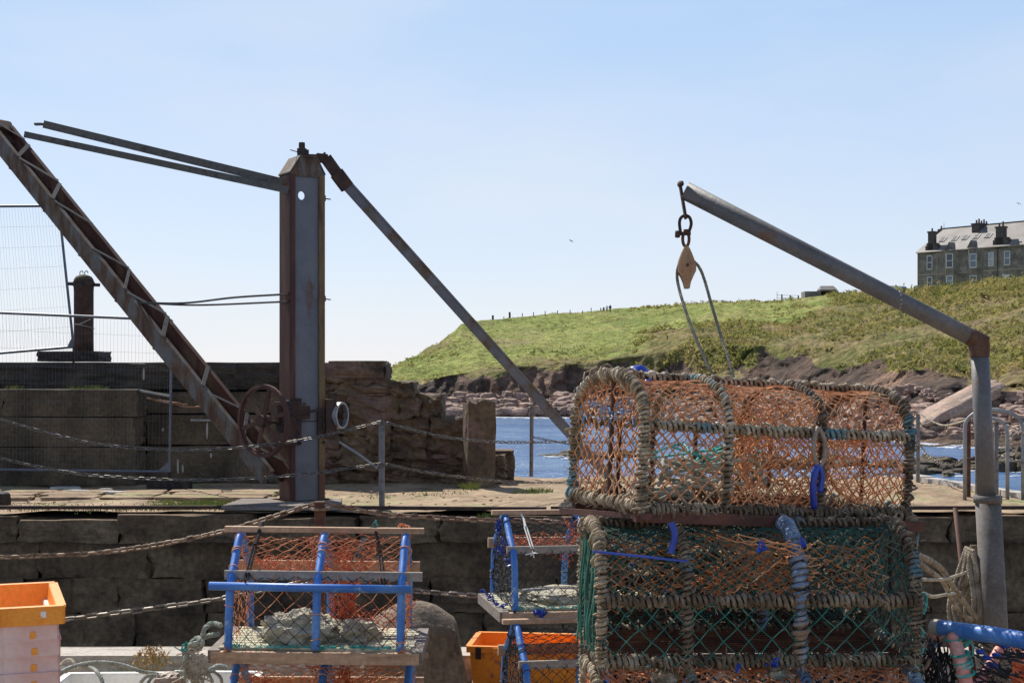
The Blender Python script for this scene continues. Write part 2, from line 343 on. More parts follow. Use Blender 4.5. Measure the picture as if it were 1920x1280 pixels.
m_palerock = mat('pale_rock', [(.26, .17, .12), (.4, .29, .22), (.33, .2, .15)], .5, .9, .8, 4, .1, fine=.3)
m_shorerk = mat('shore_boulders', [(.1, .07, .055), (.28, .185, .14), (.48, .34, .27)], .5, .9, .8, 3, .1, fine=.4)

# ------------------------------------------------------------ headland terrain
COLS = {500: [(783, 163), (772, 190), (771, 192), (770, 194), (769, 196)],
        600: [(783, 163), (768, 176), (755, 182), (745, 186), (738, 192)],
        690: [(783, 163), (750, 172), (722, 178), (712, 184), (705, 192)],
        722: [(783, 163), (748, 172), (716, 177), (702, 184), (691, 194)],
        780: [(783, 163), (748, 171), (713, 175), (690, 187), (667, 200)],
        818: [(783, 163), (748, 170), (708, 174), (676, 188), (645, 206)],
        850: [(783, 163), (748, 170), (703, 174), (664, 190), (622, 211)],
        865: [(783, 163), (747, 170), (700, 174), (660, 190), (607, 214)],
        900: [(783, 162), (746, 169), (695, 173), (652, 190), (601, 222)],
        1060: [(783, 161), (750, 167), (686, 170), (640, 195), (587, 235)],
        1180: [(788, 158), (752, 164), (672, 168), (625, 195), (577, 240)],
        1230: [(792, 155), (755, 161), (660, 167), (618, 193), (574, 240)],
        1300: [(797, 148), (760, 154), (650, 163), (612, 190), (570, 240)],
        1450: [(804, 138), (765, 144), (648, 158), (606, 188), (564, 238)],
        1560: [(812, 126), (770, 132), (652, 148), (600, 183), (553, 233)],
        1650: [(822, 112), (775, 120), (660, 138), (600, 175), (548, 224)],
        1720: [(830, 102), (772, 112), (670, 128), (607, 165), (546, 214)],
        1800: [(834, 98), (772, 108), (690, 121), (606, 158), (536, 207)],
        1860: [(836, 96), (772, 106), (712, 116), (606, 153), (530, 203)],
        1920: [(838, 94), (768, 104), (704, 113), (598, 148), (524, 198)],
        2200: [(845, 86), (765, 96), (690, 108), (590, 143), (505, 188)]}
SEG = [3, 14, 30, 18, 24, 3, 3]
xs = sorted(COLS)
def ctrl(px):
    px = min(max(px, xs[0]), xs[-1] - .001); i = max(k for k in range(len(xs)) if xs[k] <= px); i = min(i, len(xs) - 2)
    t = (px - xs[i]) / (xs[i + 1] - xs[i]); t = t * t * (3 - 2 * t) * .5 + t * .5
    c = [(lerp(a[0], b[0], t), lerp(a[1], b[1], t)) for a, b in zip(COLS[xs[i]], COLS[xs[i + 1]])]
    pts = [((HY - y) / F * d + EYE, d) for y, d in c]
    pts = [(WATER - 2.5, pts[0][1] - 9)] + pts
    zc = pts[-1][0]; pts += [(zc - .3, pts[-1][1] + 25), (zc - 1.5, pts[-1][1] + 260)]
    return pts
def terrain_pt(px, s):
    """s: 0..7 along the profile"""
    c = ctrl(px); i = min(int(s), 6); t = s - i; z = lerp(c[i][0], c[i + 1][0], t); d = lerp(c[i][1], c[i + 1][1], t)
    X = (px - 960) / F * d; p = Vector((X, d, z))
    n1 = noise.fractal(p * .08, 1, 2, 5); n2 = noise.fractal(Vector((X * .35, d * .1, z * .12)) + V(9, 0, 0), 1, 2, 5); n3 = noise.fractal(p * .5, 1, 2, 4)
    rk = 0.0
    if 1 <= s <= 2: k = min(1, (s - 1) * 4); z += (.35 * n3 + .3 * n1) * k; rk = 1
    elif 2 < s <= 3:
        t = s - 2; env = math.sin(math.pi * min(1, t * 1.0)) ** .5
        d += (2.6 * n2 + .7 * n3) * env; z += .5 * n1 * env; rk = 1
        if px > 1180:
            lim = .62 + .25 * n2 + (.17 if 1420 < px < 1815 else 0) + (-.2 if px > 1830 else 0)
            rk = 1 if t < lim else 0
        elif px < 760 or True:
            lim = .86 + .25 * n2; rk = 1 if t < lim else 0
    elif s > 3:
        if s < 4.99: z += .5 * n1 + .22 * n3 * (1 if px < 1200 else 2)
        else: z += .12 * n3
    sc = 0.0
    if px > 1180: sc = min(1, (px - 1180) / 60) * (1 if s < 3.9 + .6 * min(1, max(0, (px - 1480) / 150)) * 2 else 0)
    if s < 3.06: sc = max(sc, .8)
    if 3 < s < 5 and px <= 1180: sc = max(sc, .55 if n1 > .28 else 0)
    return Vector(((px - 960) / F * d, d, z)), rk, sc
def build_terrain():
    cols = list(np.arange(500, 2200, 3.2)); prm = []
    for i, n in enumerate(SEG): prm += [i + k / n for k in range(n)]
    prm.append(7.0 - 1e-6)
    v = []; rk = []; sc = []
    for px in cols:
        for s in prm: a, b, c = terrain_pt(px, s); v.append(a); rk.append(b); sc.append(c)
    n = len(prm); f = [(i * n + j, (i + 1) * n + j, (i + 1) * n + j + 1, i * n + j + 1) for i in range(len(cols) - 1) for j in range(n - 1)]
    me = bpy.data.meshes.new('headland'); me.from_pydata([tuple(a) for a in v], [], f)
    for nm, d in (('rock', rk), ('scrub', sc)):
        at = me.attributes.new(nm, 'FLOAT', 'POINT'); at.data.foreach_set('value', d)
    me.polygons.foreach_set('use_smooth', [True] * len(f))
    m = bpy.data.materials.new('headland_ground'); m.use_nodes = True; nt = m.node_tree; L = nt.links; b = nt.nodes['Principled BSDF']
    tc = nt.nodes.new('ShaderNodeTexCoord')
    def nz(sc, st=(1, 1, 1), det=9, off=0):
        mp = nt.nodes.new('ShaderNodeMapping'); mp.inputs['Scale'].default_value = st; mp.inputs['Location'].default_value = (off,) * 3
        L.new(tc.outputs['Object'], mp.inputs[0]); q = nt.nodes.new('ShaderNodeTexNoise'); q.inputs['Scale'].default_value = sc
        q.inputs['Detail'].default_value = det; q.inputs['Roughness'].default_value = .62; L.new(mp.outputs[0], q.inputs['Vector']); return q.outputs[0]
    def rp(src, cols, lo, hi): r = ramp(nt, cols, lo, hi); L.new(src, r.inputs[0]); return r.outputs[0]
    def mix(f_, a, c, mode='MIX'):
        q = nt.nodes.new('ShaderNodeMixRGB'); q.blend_type = mode
        if isinstance(f_, float): q.inputs[0].default_value = f_
        else: L.new(f_, q.inputs[0])
        L.new(a, q.inputs[1]); L.new(c, q.inputs[2]); return q.outputs[0]
    def at(nm):
        q = nt.nodes.new('ShaderNodeAttribute'); q.attribute_name = nm; return q.outputs['Fac']
    grass = rp(nz(.06), [(.15, .19, .045), (.24, .285, .07), (.33, .345, .105), (.34, .28, .14)], .3, .68)
    grass = mix(1.0, grass, rp(nz(.8, off=4), [(.55, .55, .5), (1.25, 1.25, 1.2)], .35, .65), 'MULTIPLY')
    scrub = rp(nz(.13, off=2), [(.1, .115, .035), (.19, .18, .055), (.29, .23, .1), (.22, .165, .09)], .32, .66)
    scrub = mix(1.0, scrub, rp(nz(.9, off=6), [(.5, .5, .5), (1.3, 1.3, 1.3)], .35, .65), 'MULTIPLY')
    rock = rp(nz(.1, (1, 1, .7), off=3), [(.07, .054, .045), (.13, .092, .07), (.22, .14, .1), (.42, .27, .19)], .33, .7)
    rock = mix(1.0, rock, rp(nz(.7, (1, 1, 1.5), off=8), [(.5, .5, .5), (1.3, 1.3, 1.3)], .35, .65), 'MULTIPLY')
    dr = nt.nodes.new('ShaderNodeMath'); dr.operation = 'ADD'; L.new(at('scrub'), dr.inputs[0])
    nn = nt.nodes.new('ShaderNodeMath'); nn.operation = 'MULTIPLY_ADD'; L.new(nz(.35, off=5), nn.inputs[0]); nn.inputs[1].default_value = 1.6; nn.inputs[2].default_value = -.8; L.new(nn.outputs[0], dr.inputs[1])
    c = mix(rp(dr.outputs[0], [(0, 0, 0), (1, 1, 1)], .35, .65), grass, scrub)
    d2 = nt.nodes.new('ShaderNodeMath'); d2.operation = 'ADD'; L.new(at('rock'), d2.inputs[0]); L.new(nn.outputs[0], d2.inputs[1])
    c = mix(rp(d2.outputs[0], [(0, 0, 0), (1, 1, 1)], .42, .58), c, rock)
    L.new(c, b.inputs['Base Color']); b.inputs['Roughness'].default_value = .95; b.inputs['Specular IOR Level'].default_value = .15
    bp = nt.nodes.new('ShaderNodeBump'); bp.inputs['Strength'].default_value = 1; bp.inputs['Distance'].default_value = .9
    L.new(nz(1.3, off=12), bp.inputs['Height']); L.new(bp.outputs[0], b.inputs['Normal'])
    me.materials.append(m); o = bpy.data.objects.new('headland', me); C.objects.link(o); tag(o, kind='structure')
build_terrain()

# scrub and tussocks over the slopes
def scatter_scrub():
    rg = random.Random(3); vs = []; fs = []; mi = []
    def clump(p, sz, n, flat=.7):
        for _ in range(n):
            q = p + V(rg.gauss(0, sz * .5), rg.gauss(0, sz * .5), abs(rg.gauss(0, sz * .45 * flat)) + .02); k = len(vs); a = rg.uniform(.08, .18) * (1 + sz * .3)
            for _ in range(3): vs.append((q.x + rg.gauss(0, a), q.y + rg.gauss(0, a), q.z + rg.gauss(0, a)))
            fs.append((k, k + 1, k + 2))
    for _ in range(4300):
        px = rg.uniform(1190, 2000); s = rg.uniform(2.45, 4.6) if px > 1480 else rg.uniform(2.5, 4.0)
        p, rk, sc = terrain_pt(px, s)
        if rk > .5 or noise.noise(p * .12) < -.15: continue
        clump(p, rg.choice([.3, .4, .6, .9]) * (1.4 if px > 1700 else 1), rg.randint(6, 13), .5)
    for _ in range(1500):
        px = rg.uniform(1560, 2000); s = rg.uniform(4.5, 5.0); p, rk, sc = terrain_pt(px, s); clump(p, rg.choice([.5, .8, 1.2]), 12)
    for _ in range(1500):
        px = rg.uniform(715, 1500); s = rg.uniform(2.95, 5.0); p, rk, sc = terrain_pt(px, s)
        if noise.noise(p * .09 + V(5, 5, 5)) > .1: clump(p, rg.choice([.2, .3, .4]), rg.randint(3, 6), .3)
    for _ in range(5000):
        px = rg.uniform(715, 1500); s = rg.uniform(3.0, 5.0); p, rk, sc = terrain_pt(px, s); a_ = rg.uniform(.06, .13); k = len(vs)
        for _ in range(3): vs.append((p.x + rg.gauss(0, a_ * 2), p.y + rg.gauss(0, a_), p.z + abs(rg.gauss(0, a_ * .8))))
        fs.append((k, k + 1, k + 2))
    for _ in range(300):
        px = rg.uniform(1180, 1500); p, rk, sc = terrain_pt(px, rg.uniform(4.93, 5.0)); clump(p, .25, 5, .4)
    me = bpy.data.meshes.new('scrub'); me.from_pydata(vs, [], fs)
    m = mat('scrub_leaves', [(.1, .12, .032), (.22, .22, .06), (.33, .28, .1), (.35, .24, .12)], .16, .9, 0, fine=.35, bscale=2.5, lo=.3, hi=.7)
    b_ = m.node_tree.nodes['Principled BSDF']; tr = m.node_tree.nodes.new('ShaderNodeBsdfTranslucent'); ms_ = m.node_tree.nodes.new('ShaderNodeMixShader'); ms_.inputs[0].default_value = .5
    src = b_.inputs['Base Color'].links[0].from_socket; m.node_tree.links.new(src, tr.inputs[0]); m.node_tree.links.new(b_.outputs[0], ms_.inputs[1]); m.node_tree.links.new(tr.outputs[0], ms_.inputs[2]); m.node_tree.links.new(ms_.outputs[0], m.node_tree.nodes['Material Output'].inputs[0])
    me.materials.append(m); o = bpy.data.objects.new('scrub', me); C.objects.link(o)
    tag(o, 'green and brown scrub and tussocks covering the headland slope', 'scrub', kind='stuff')
scatter_scrub()

# loose boulders along the far shore
def shore():
    rg = random.Random(11); mb = MB()
    for i in range(2300):
        px = rg.uniform(735, 2050); s = 1.2 + rg.random() ** 1.2 * (.85 if px < 1180 else 1.15); p, _, _ = terrain_pt(px, s)
        z = rg.choice([.25, .3, .4, .5, .6, .8, 1.1, 1.5]) * (p.y / 160) ** .7
        mb.rock(p + V(0, 0, z * .12), (z * rg.uniform(1, 1.9), z * rg.uniform(.8, 1.4), z * rg.uniform(.5, .9)), i, 3, .35, 1.3, rg.uniform(0, 3), rg.uniform(.1, .6))
    o = mb.build('shore_rubble', m_shorerk); tag(o, 'pinkish boulders and rubble heaped along the foot of the cliffs', 'rocks', kind='stuff')
    def reef(name, x0, x1, py, d, n, m, label, hmax=.5, group=None):
        mb = MB(); rg = random.Random(int(x0))
        for i in range(n):
            px = rg.uniform(x0, x1); dd = d + rg.gauss(0, 1.6); X = (px - 960) / F * dd; e = 1 - abs((px - (x0 + x1) / 2) / ((x1 - x0) / 2)) ** 3
            z = rg.uniform(.25, hmax) * (e + .25)
            mb.rock((X, dd, WATER + z * .1), (rg.uniform(.6, 1.8), rg.uniform(.6, 1.6), z * 1.3), i, 4, .4, 1.5, rg.uniform(0, 3), .3)
        tag(mb.build(name, m), label, 'rocks', group)
    reef('rock_reef', 1700, 1800, 882, 74, 40, m_seaweedrk, 'dark weedy reef just clear of the water left of the hooped rails', .75)
    reef('rock_reef', 1815, 1960, 876, 76, 60, m_seaweedrk, 'dark weedy reef in the water behind the hooped rails', 1.0)
    reef('rock_reef', 1035, 1210, 857, 86, 30, m_seaweedrk, 'low line of weedy rocks awash behind the big creel', .35)
    reef('rock_reef', 1770, 1830, 812, 109, 10, m_greenrk, 'flat rock coated in bright green weed beyond the chain posts', 1.5)
    reef('rock_reef', 1872, 1965, 816, 107, 14, m_greenrk, 'green weeded rocks at the water edge right of the davit post', 1.1)
    reef('rock_reef', 1240, 1720, 872, 78, 70, m_seaweedrk, 'line of weedy rocks awash seen through the netting of the top creel', .4)
    # leaning pale slab
    mb = MB(); a = P(1757, 776, 103); b = P(1828, 722, 110)
    M = Matrix.Rotation(math.atan2(b.z - a.z, (b - a).length) * -1.0, 3, 'Y')
    q = MB(); q.rock((0, 0, 0), ((b - a).length * 1.0, 3.2, 1.5), 5, 12, .25, 1.8, 0, .3)
    vv = q.v[0]; ang = math.atan2(b.z - a.z, b.x - a.x); yaw = math.atan2(b.y - a.y, b.x - a.x) * .5
    Mx = Matrix.Rotation(yaw, 3, 'Z') @ Matrix.Rotation(-ang, 3, 'Y'); vv = vv @ np.array(Mx).T
    mb.add(vv + np.array((a + b) / 2) - np.array((0, 0, .6)), q.f)
    tag(mb.build('slab_boulder', m_palerock, smooth=True), 'large smooth pale rock slab leaning on the far shore beside the davit post', 'boulder')
shore()

# ------------------------------------------------------------ sea
def sea():
    mb = MB(); n = 24
    mb.add([(-4000, -60, WATER), (6000, -60, WATER), (6000, 9000, WATER), (-4000, 9000, WATER)], [(0, 1, 2, 3)])
    m = bpy.data.materials.new('sea_water'); m.use_nodes = True; nt = m.node_tree; L = nt.links; b = nt.nodes['Principled BSDF']
    tc = nt.nodes.new('ShaderNodeTexCoord')
    mp = nt.nodes.new('ShaderNodeMapping'); mp.inputs['Scale'].default_value = (.5, 1, 1); L.new(tc.outputs['Object'], mp.inputs[0])
    def nz(sc, det=6):
        q = nt.nodes.new('ShaderNodeTexNoise'); q.inputs['Scale'].default_value = sc; q.inputs['Detail'].default_value = det; L.new(mp.outputs[0], q.inputs['Vector']); return q.outputs[0]
    r = ramp(nt, [(.05, .11, .24), (.09, .17, .32), (.16, .24, .36)], .32, .68); L.new(nz(.12), r.inputs[0]); L.new(r.outputs[0], b.inputs['Base Color'])
    b.inputs['Roughness'].default_value = .22; b.inputs['IOR'].default_value = 1.33
    bp = nt.nodes.new('ShaderNodeBump'); bp.inputs['Strength'].default_value = 1; bp.inputs['Distance'].default_value = .6; L.new(nz(1.1, 8), bp.inputs['Height'])
    bq = nt.nodes.new('ShaderNodeBump'); bq.inputs['Strength'].default_value = .8; bq.inputs['Distance'].default_value = .9; L.new(nz(.25, 4), bq.inputs['Height'])
    L.new(bp.outputs[0], bq.inputs['Normal']); L.new(bq.outputs[0], b.inputs['Normal'])
    tag(mb.build('sea', m), kind='structure')
    # broken surf along the shore
    mb = MB(); rg = random.Random(5)
    for i in range(420):
        px = rg.uniform(770, 2000); c = ctrl(px); dd = c[1][1] - rg.uniform(-1, 3.5); X = (px - 960) / F * dd; wd = rg.uniform(.4, 2.2)
        mb.rock((X, dd, WATER + .02), (wd, rg.uniform(.15, .4), .12), i, 2, .4)
    for i in range(160):
        x0, x1, py, d = rg.choice([(1700, 1800, 0, 74), (1815, 1960, 0, 76), (1035, 1210, 0, 86), (1240, 1720, 0, 78)])
        px = rg.uniform(x0 - 10, x1 + 10); dd = d + rg.gauss(-1, 1.8); mb.rock(((px - 960) / F * dd, dd, WATER + .02), (rg.uniform(.3, 1.2), .2, .1), i, 2, .4)
    tag(mb.build('sea_foam', mat('foam', [(.6, .62, .62), (.8, .8, .8)], 3, .7, 0)), 'thin white surf breaking along the rocky shore', 'surf', kind='stuff')
sea()
# seabed so that the water has ground under it
mb = MB(); mb.add([(-4000, -60, -9), (6000, -60, -9), (6000, 9000, -9), (-4000, 9000, -9)], [(0, 1, 2, 3)])
tag(mb.build('seabed', m_seaweedrk), kind='structure')

# ------------------------------------------------------------ quays
def slab_grid(name, poly_fn, x0, x1, y0f, y1f, z, nx, ny, m, amp=.02, kind='structure'):
    v = []; f = []
    for i in range(nx + 1):
        x = lerp(x0, x1, i / nx)
        for j in range(ny + 1):
            y = lerp(y0f(x), y1f(x), j / ny); v.append((x, y, z + amp * noise.fractal(V(x * .9, y * 1.4, 0), 1, 2, 4)))
    for i in range(nx):
        for j in range(ny): f.append((i * (ny + 1) + j, (i + 1) * (ny + 1) + j, (i + 1) * (ny + 1) + j + 1, i * (ny + 1) + j + 1))
    mb = MB(); mb.add(v, f); o = mb.build(name, m, smooth=True); return tag(o, kind=kind)
QF = 16.4
def qback(x): return 22.0 if x < 5.9 else lerp(22.0, 16.9, min(1, (x - 5.9) / .95))
slab_grid('quay_ground', None, -16, 6.85, lambda x: QF + .03, qback, 0.0, 220, 60, m_slab, .035)
# quay body below
mb = MB()
poly = [(-16, QF + .35), (6.7, QF + .35), (6.7, 17.2), (5.85, 21.7), (-16, 21.7)]
n = len(poly); mb.add([(x, y, -.06) for x, y in poly] + [(x, y, -9) for x, y in poly], [tuple(range(n)), tuple(range(n, 2 * n))[::-1]] + [(i, i + n, (i + 1) % n + n, (i + 1) % n) for i in range(n)])
tag(mb.build('quay_core', m_mortar), kind='structure')

def blocks(mb, x0, x1, yf, z0, z1, hs, ws, seed, depth=.4, gap=.012, jit=.02, xlim=None, n=5, amp=.07, boxy=.93, topjit=0):
    rg = random.Random(seed); z = z1; k = 0
    while z > z0 + .05:
        h = min(rg.uniform(*hs), z - z0); x = x0 + rg.uniform(-.3, 0) * ws[0]; lim = x1 if xlim is None else xlim((z - h / 2))
        while x < lim - .04:
            wd = min(rg.uniform(*ws), lim - x) if lim - x > ws[0] * .4 else lim - x
            y = yf + rg.uniform(-jit, jit)
            hh = h - gap - (rg.uniform(0, topjit) if z == z1 else 0)
            mb.rock((x + wd / 2, y + depth / 2, z - h + hh / 2), ((wd - gap), depth, hh), seed * 100 + k, n, amp, .9, 0, boxy)
            x += wd; k += 1
        z -= h
mb = MB()
# irregular coping stones, then the courses of the face
blocks(mb, -16, 6.9, QF - .13, -.36, .012, (.35, .37), (.45, 1.6), 1, .6, .0, .06, n=11, amp=.16, boxy=.86, topjit=.08)
blocks(mb, -16, 6.9, QF + .04, -4.2, -.33, (.24, .46), (.35, 1.3), 2, .55, -.028, .055, n=9, amp=.15, boxy=.87)
o = mb.build('quay_wall', m_stonedk, smooth=False)
tag(o, 'rough sandstone masonry face of the quay across the channel', 'wall')
# near quay
slab_grid('near_quay_ground', None, -9, 9, lambda x: -3.0, lambda x: 7.86, GROUND, 120, 60, m_slab, .015)
mb = MB(); mb.box((0, 2.4, -4.7), (18, 11.3, 9)); tag(mb.build('near_quay_core', m_mortar), kind='structure')
mb = MB(); rg = random.Random(4)
xk = -7
while xk < 7:
    l = rg.uniform(1.6, 2.6); v = []
    mb.rock((xk + l / 2, 7.98, -.03), (l - .02, .26, .15), int(xk * 10), 8, .04, 2, 0, .96); xk += l
tag(mb.build('kerb_timber', m_kerb), 'bleached timber kerb along the near edge of the quay', 'kerb')
# coping at the seaward edge right
mb = MB(); q0 = V(6.05, 21.6, .02); q1 = V(6.82, 17.0, .02)
for k in range(8):
    a = q0.lerp(q1, k / 8 + .004); b = q0.lerp(q1, (k + 1) / 8 - .004); mb.beam(a, b, .22, .1 + rg.uniform(-.02, .02))
tag(mb.build('coping', m_coping), 'pale coping stones along the seaward edge of the quay', 'coping')

# ------------------------------------------------------------ harbour wall
WY = 20.8
def wall():
    root = empty('harbour_wall', (-6, WY, 0), 'blackened stepped harbour wall behind the rusty crane', 'wall')
    Z = lambda py, d=WY: EYE + (HY - py) / F * d
    core = MB()
    core.box((-9.2, WY + 1.7, .83), (13.6, 2.9, 1.66)); core.box((-2.7, WY + 1.55, .68), (1.0, 2.4, 1.36)); core.box((-1.85, WY + 1.3, .55), (.8, 2, 1.1)); core.box((-1.2, WY + 1.1, .38), (.6, 1.6, .76))
    core.build('wall_core', m_mortar, root, True)
    top = MB(); rg = random.Random(8); x = -16
    while x < -3.2:
        l = rg.uniform(1.8, 3.2); l = min(l, -3.1 - x)
        top.rock((x + l / 2, WY + 1.6, 1.565), (l + .04, 3.1, .4), int(x * 9) + 50, 14, .03, 2.5, 0, .975); x += l
    top.build('top_course', m_concdk, root, True)
    led = MB(); x1 = (265 - 960) / F * (WY - .35)
    for (za, zb, y0, xa, xb) in ((.985, 1.375, WY - .5, -16, x1), (.56, .98, WY - .53, -16, x1 - .02), (0, .555, WY - .56, -16, x1 + .0)):
        x = xa
        while x < xb - .1:
            l = min(rg.uniform(2, 3.5), xb - x); led.rock((x + l / 2, y0 + .35, (za + zb) / 2), (l + .03, .9, zb - za - .004), int(x * 7 + za * 90), 12, .035, 2, 0, .97); x += l
    for (za, zb, y0) in ((1.02, 1.33, WY - .04), (.56, 1.0, WY - .1), (0, .55, WY - .14)):
        x = x1 + .02
        while x < -3.3:
            l = min(rg.uniform(.9, 1.8), -3.25 - x); led.rock((x + l / 2, y0 + .35, (za + zb) / 2), (l + .03, .72, zb - za - .004), int(x * 5 + za * 70), 10, .05, 2, 0, .965); x += l
    led.build('lower_courses', m_conc, root, True)
    rub = MB()
    def lim(z):
        for zt, px in ((1.46, 722), (1.13, 775), (.86, 828), (.42, 872), (-1, 945)):
            if z > zt: return (px - 960) / F * WY
    k = 0; z = 1.74; 
    while z > .02:
        h = min(rg.uniform(.17, .34), z); L_ = lim(z - h / 2); x = -3.3
        while x < L_ - .03:
            wd = rg.uniform(.22, .8)
            if L_ - x - wd < .2: wd = L_ - x
            rub.rock((x + wd / 2, WY + .3 + rg.uniform(-.09, .09), z - h / 2 + rg.uniform(-.02, .02)), (wd + .05, .8, h + .045), 300 + k, 8, .22, 1.5, 0, .82); x += wd; k += 1
        z -= h
    for i in range(14):
        X = rg.uniform(-3.2, -1.2); rub.rock((X, WY + .9, .5), (.5, .8, .4), 700 + i, 4, .1, 1.2, 0, .86)
    # coping stone, and the broken lump at its foot
    rub.rock(((668 - 960) / F * WY, WY + .35, 1.66), (.86, 1.0, .26), 44, 7, .06, 1.5, 0, .85)
    rub.rock(((945 - 960) / F * WY, WY + .5, .2), (.32, .6, .42), 48, 6, .12, 1.5, 0, .75)
    rub.rock(((940 - 960) / F * WY, WY + .5, .43), (.36, .6, .06), 49, 6, .1, 1.5, 0, .8)
    rub.build('rubble_masonry', m_stone, root, True)
    # pale drips
    dr = MB()
    for px, y0, y1 in ((389, 792, 822), (334, 860, 888), (343, 870, 886), (270, 690, 712), (396, 849, 858), (306, 802, 808)):
        d = WY - .3 if py_in(y0) else WY - .05
        a = P(px, y0, d); b = P(px - 1.2, y1, d); dr.rock((a + b) / 2, (.03, .012, (a - b).length), px, 4, .4, 2)
    dr.build('lime_drip', m_coping, root, True)
def py_in(y): return y > 730
wall()
# stone mooring pillar
o = empty('stone_pillar', P(898, 912, 20.2), 'weathered upright stone mooring pillar at the end of the harbour wall', 'pillar')
mb = MB(); mb.rock((0, 0, .6), (.42, .4, 1.27), 6, 14, .07, 2.2, R(14), .8)
mb.build('pillar_shaft', m_stone, o)
# near boulder bollard
o = empty('stone_bollard', P(775, 1306, 7.45), 'round topped sandstone bollard behind the blue framed creel', 'bollard')
mb = MB(); mb.rock((0, 0, .02), (.56, .52, .96), 9, 14, .05, 1.2, .3, .3); mb.build('bollard_stone', m_boulder, o, smooth=True)
# black bollard lump far left
mb = MB(); c = P(-4, 946, 17.3); mb.rock(c + V(0, 0, .02), (.3, .3, .3), 3, 8, .08, 1.2, 0, .4)
tag(mb.build('mooring_stump', m_iron, smooth=True), 'rounded black iron mooring stump at the left end of the quay', 'bollard')
# ------------------------------------------------------------ rusty hand crane
def crane():
    d0 = 17.35; base = V((566 - 960) / F * d0, d0, 0)
    root = empty('hand_crane', base, 'rusty grey hand crane with lattice jib and spoked wheel on the far quay', 'crane')
    th = R(31); Mz = Matrix.Rotation(th, 3, 'Z'); cx = base
    def L(x, y, z): return cx + Mz @ V(x, y, 0) + V(0, 0, z)
    top = EYE + (HY - 330) / F * d0; W, D = .44, .36
    def lbox(mb, c, s): mb.box(tuple(L(*c)), s, rz=th)
    # front web plate with a hole
    mb = MB(); zh = EYE + (HY - 370) / F * d0; hx = -.07; rr = .045
    w2 = .165; seg = []
    n = 24; ang = [2 * math.pi * i / n for i in range(n)]
    sq = []
    for a in ang:
        c_, s_ = math.cos(a), math.sin(a); k = 1 / max(abs(c_), abs(s_)); sq.append((hx + max(-.12 + 0, min(.5, c_ * k * .09)), s_ * k * .09))
    yf = -D / 2 + .02
    vin = [L(hx + rr * math.cos(a), yf, zh + rr * 1.15 * math.sin(a)) for a in ang]; vou = [L(x, yf, zh + z) for x, z in sq]
    vin2 = [L(hx + rr * math.cos(a), yf + .02, zh + rr * 1.15 * math.sin(a)) for a in ang]
    mb.add([tuple(q) for q in vin + vou + vin2], [(i, (i + 1) % n, n + (i + 1) % n, n + i) for i in range(n)] + [(i, 2 * n + i, 2 * n + (i + 1) % n, (i + 1) % n) for i in range(n)])
    xl, xr = hx - .09, hx + .09
    def plate(x0, x1, z0, z1): mb.add([tuple(L(x, yf, z)) for x, z in ((x0, z0), (x1, z0), (x1, z1), (x0, z1))], [(0, 1, 2, 3)])
    if xl > -w2: plate(-w2, xl, zh - .09, zh + .09)
    plate(xr, w2, zh - .09, zh + .09); plate(-w2, w2, 0, zh - .09); plate(-w2, w2, zh + .09, top - .02)
    mb.build('web_plate', m_paint, root, True)
    mb = MB(); lbox(mb, (0, D / 2, (zh - .12) / 2), (W - .04, .02, zh - .12)); lbox(mb, (0, D / 2, (zh + .12 + top) / 2), (W - .04, .02, top - zh - .12))
    lbox(mb, (W / 2 - .01, .0, top / 2), (.02, D - .06, top)); mb.build('back_plate', m_paintrust, root, True)
    mb = MB(); lbox(mb, (-W / 2 + .005, -.0, top / 2 - .01), (.02, D - .03, top)); lbox(mb, (-W / 2 + .03, -D / 2 + .005, top / 2 - .01), (.06, .022, top)); mb.build('side_plate', m_redrust, root, True)
    mb = MB(); lbox(mb, (W / 2 - .035, -D / 2 + .003, top / 2 - .01), (.075, .026, top)); mb.build('corner_angle', m_yelrust, root, True)
    # chamfered head: front trapezoid, sloping plates
    mb = MB(); zt = EYE + (HY - 299) / F * d0
    for y in (-D / 2 + .0, D / 2 - .02):
        v = [L(x, y + q, z) for q in (0, .02) for x, z in ((-W / 2, top - .03), (W / 2, top - .03), (W / 2, top + .0), (W / 2 - .1, zt), (-W / 2 + .12, zt), (-W / 2, top))]
        mb.add([tuple(q) for q in v], [(0, 1, 2, 3, 4, 5), (11, 10, 9, 8, 7, 6)] + [(i, i + 6, (i + 1) % 6 + 6, (i + 1) % 6) for i in range(6)])
    def sl(x0, z0, x1, z1):
        v = [L(x, y, z) for y in (-D / 2 - .01, D / 2 + .01) for x, z in ((x0, z0), (x1, z1), (x1, z1 + .02), (x0, z0 + .02))]
        mb.add([tuple(q) for q in v], [(0, 1, 2, 3), (7, 6, 5, 4)] + [(i, i + 4, (i + 1) % 4 + 4, (i + 1) % 4) for i in range(4)])
    sl(-W / 2 - .01, top, -W / 2 + .12, zt + .0); sl(W / 2 - .1, zt, W / 2 + .01, top); sl(-W / 2 + .12, zt + .002, W / 2 - .1, zt + .002)
    mb.build('head_cap', m_paintrust, root, True)
    mb = MB(); mb.lathe([(.055, 0), (.06, .09), (.06, .13), (.04, .135), (.038, .2), (.036, .205)], tuple(L(-.0, 0, zt)), 14)
    lbox(mb, (.05, 0, zt + .06), (.06, .06, .12)); mb.tube([L(-.16, -.02, zt + .1), L(-.05, -.02, zt + .08)], .006, 5); mb.build('head_pin', m_iron, root, True)
    # bracket bolts on the right
    mb = MB()
    for py in (372, 560): 
        z = EYE + (HY - py) / F * d0; lbox(mb, (W / 2 + .012, -.08, z), (.03, .16, .07)); mb.tube([L(W / 2, -.14, z), L(W / 2 + .09, -.16, z - .01)], .008, 6)
    for py in (552, 566): z = EYE + (HY - py) / F * d0; lbox(mb, (-W / 2 - .01, -.08, z), (.03, .16, .035))
    mb.build('bracket', m_rust, root, True)
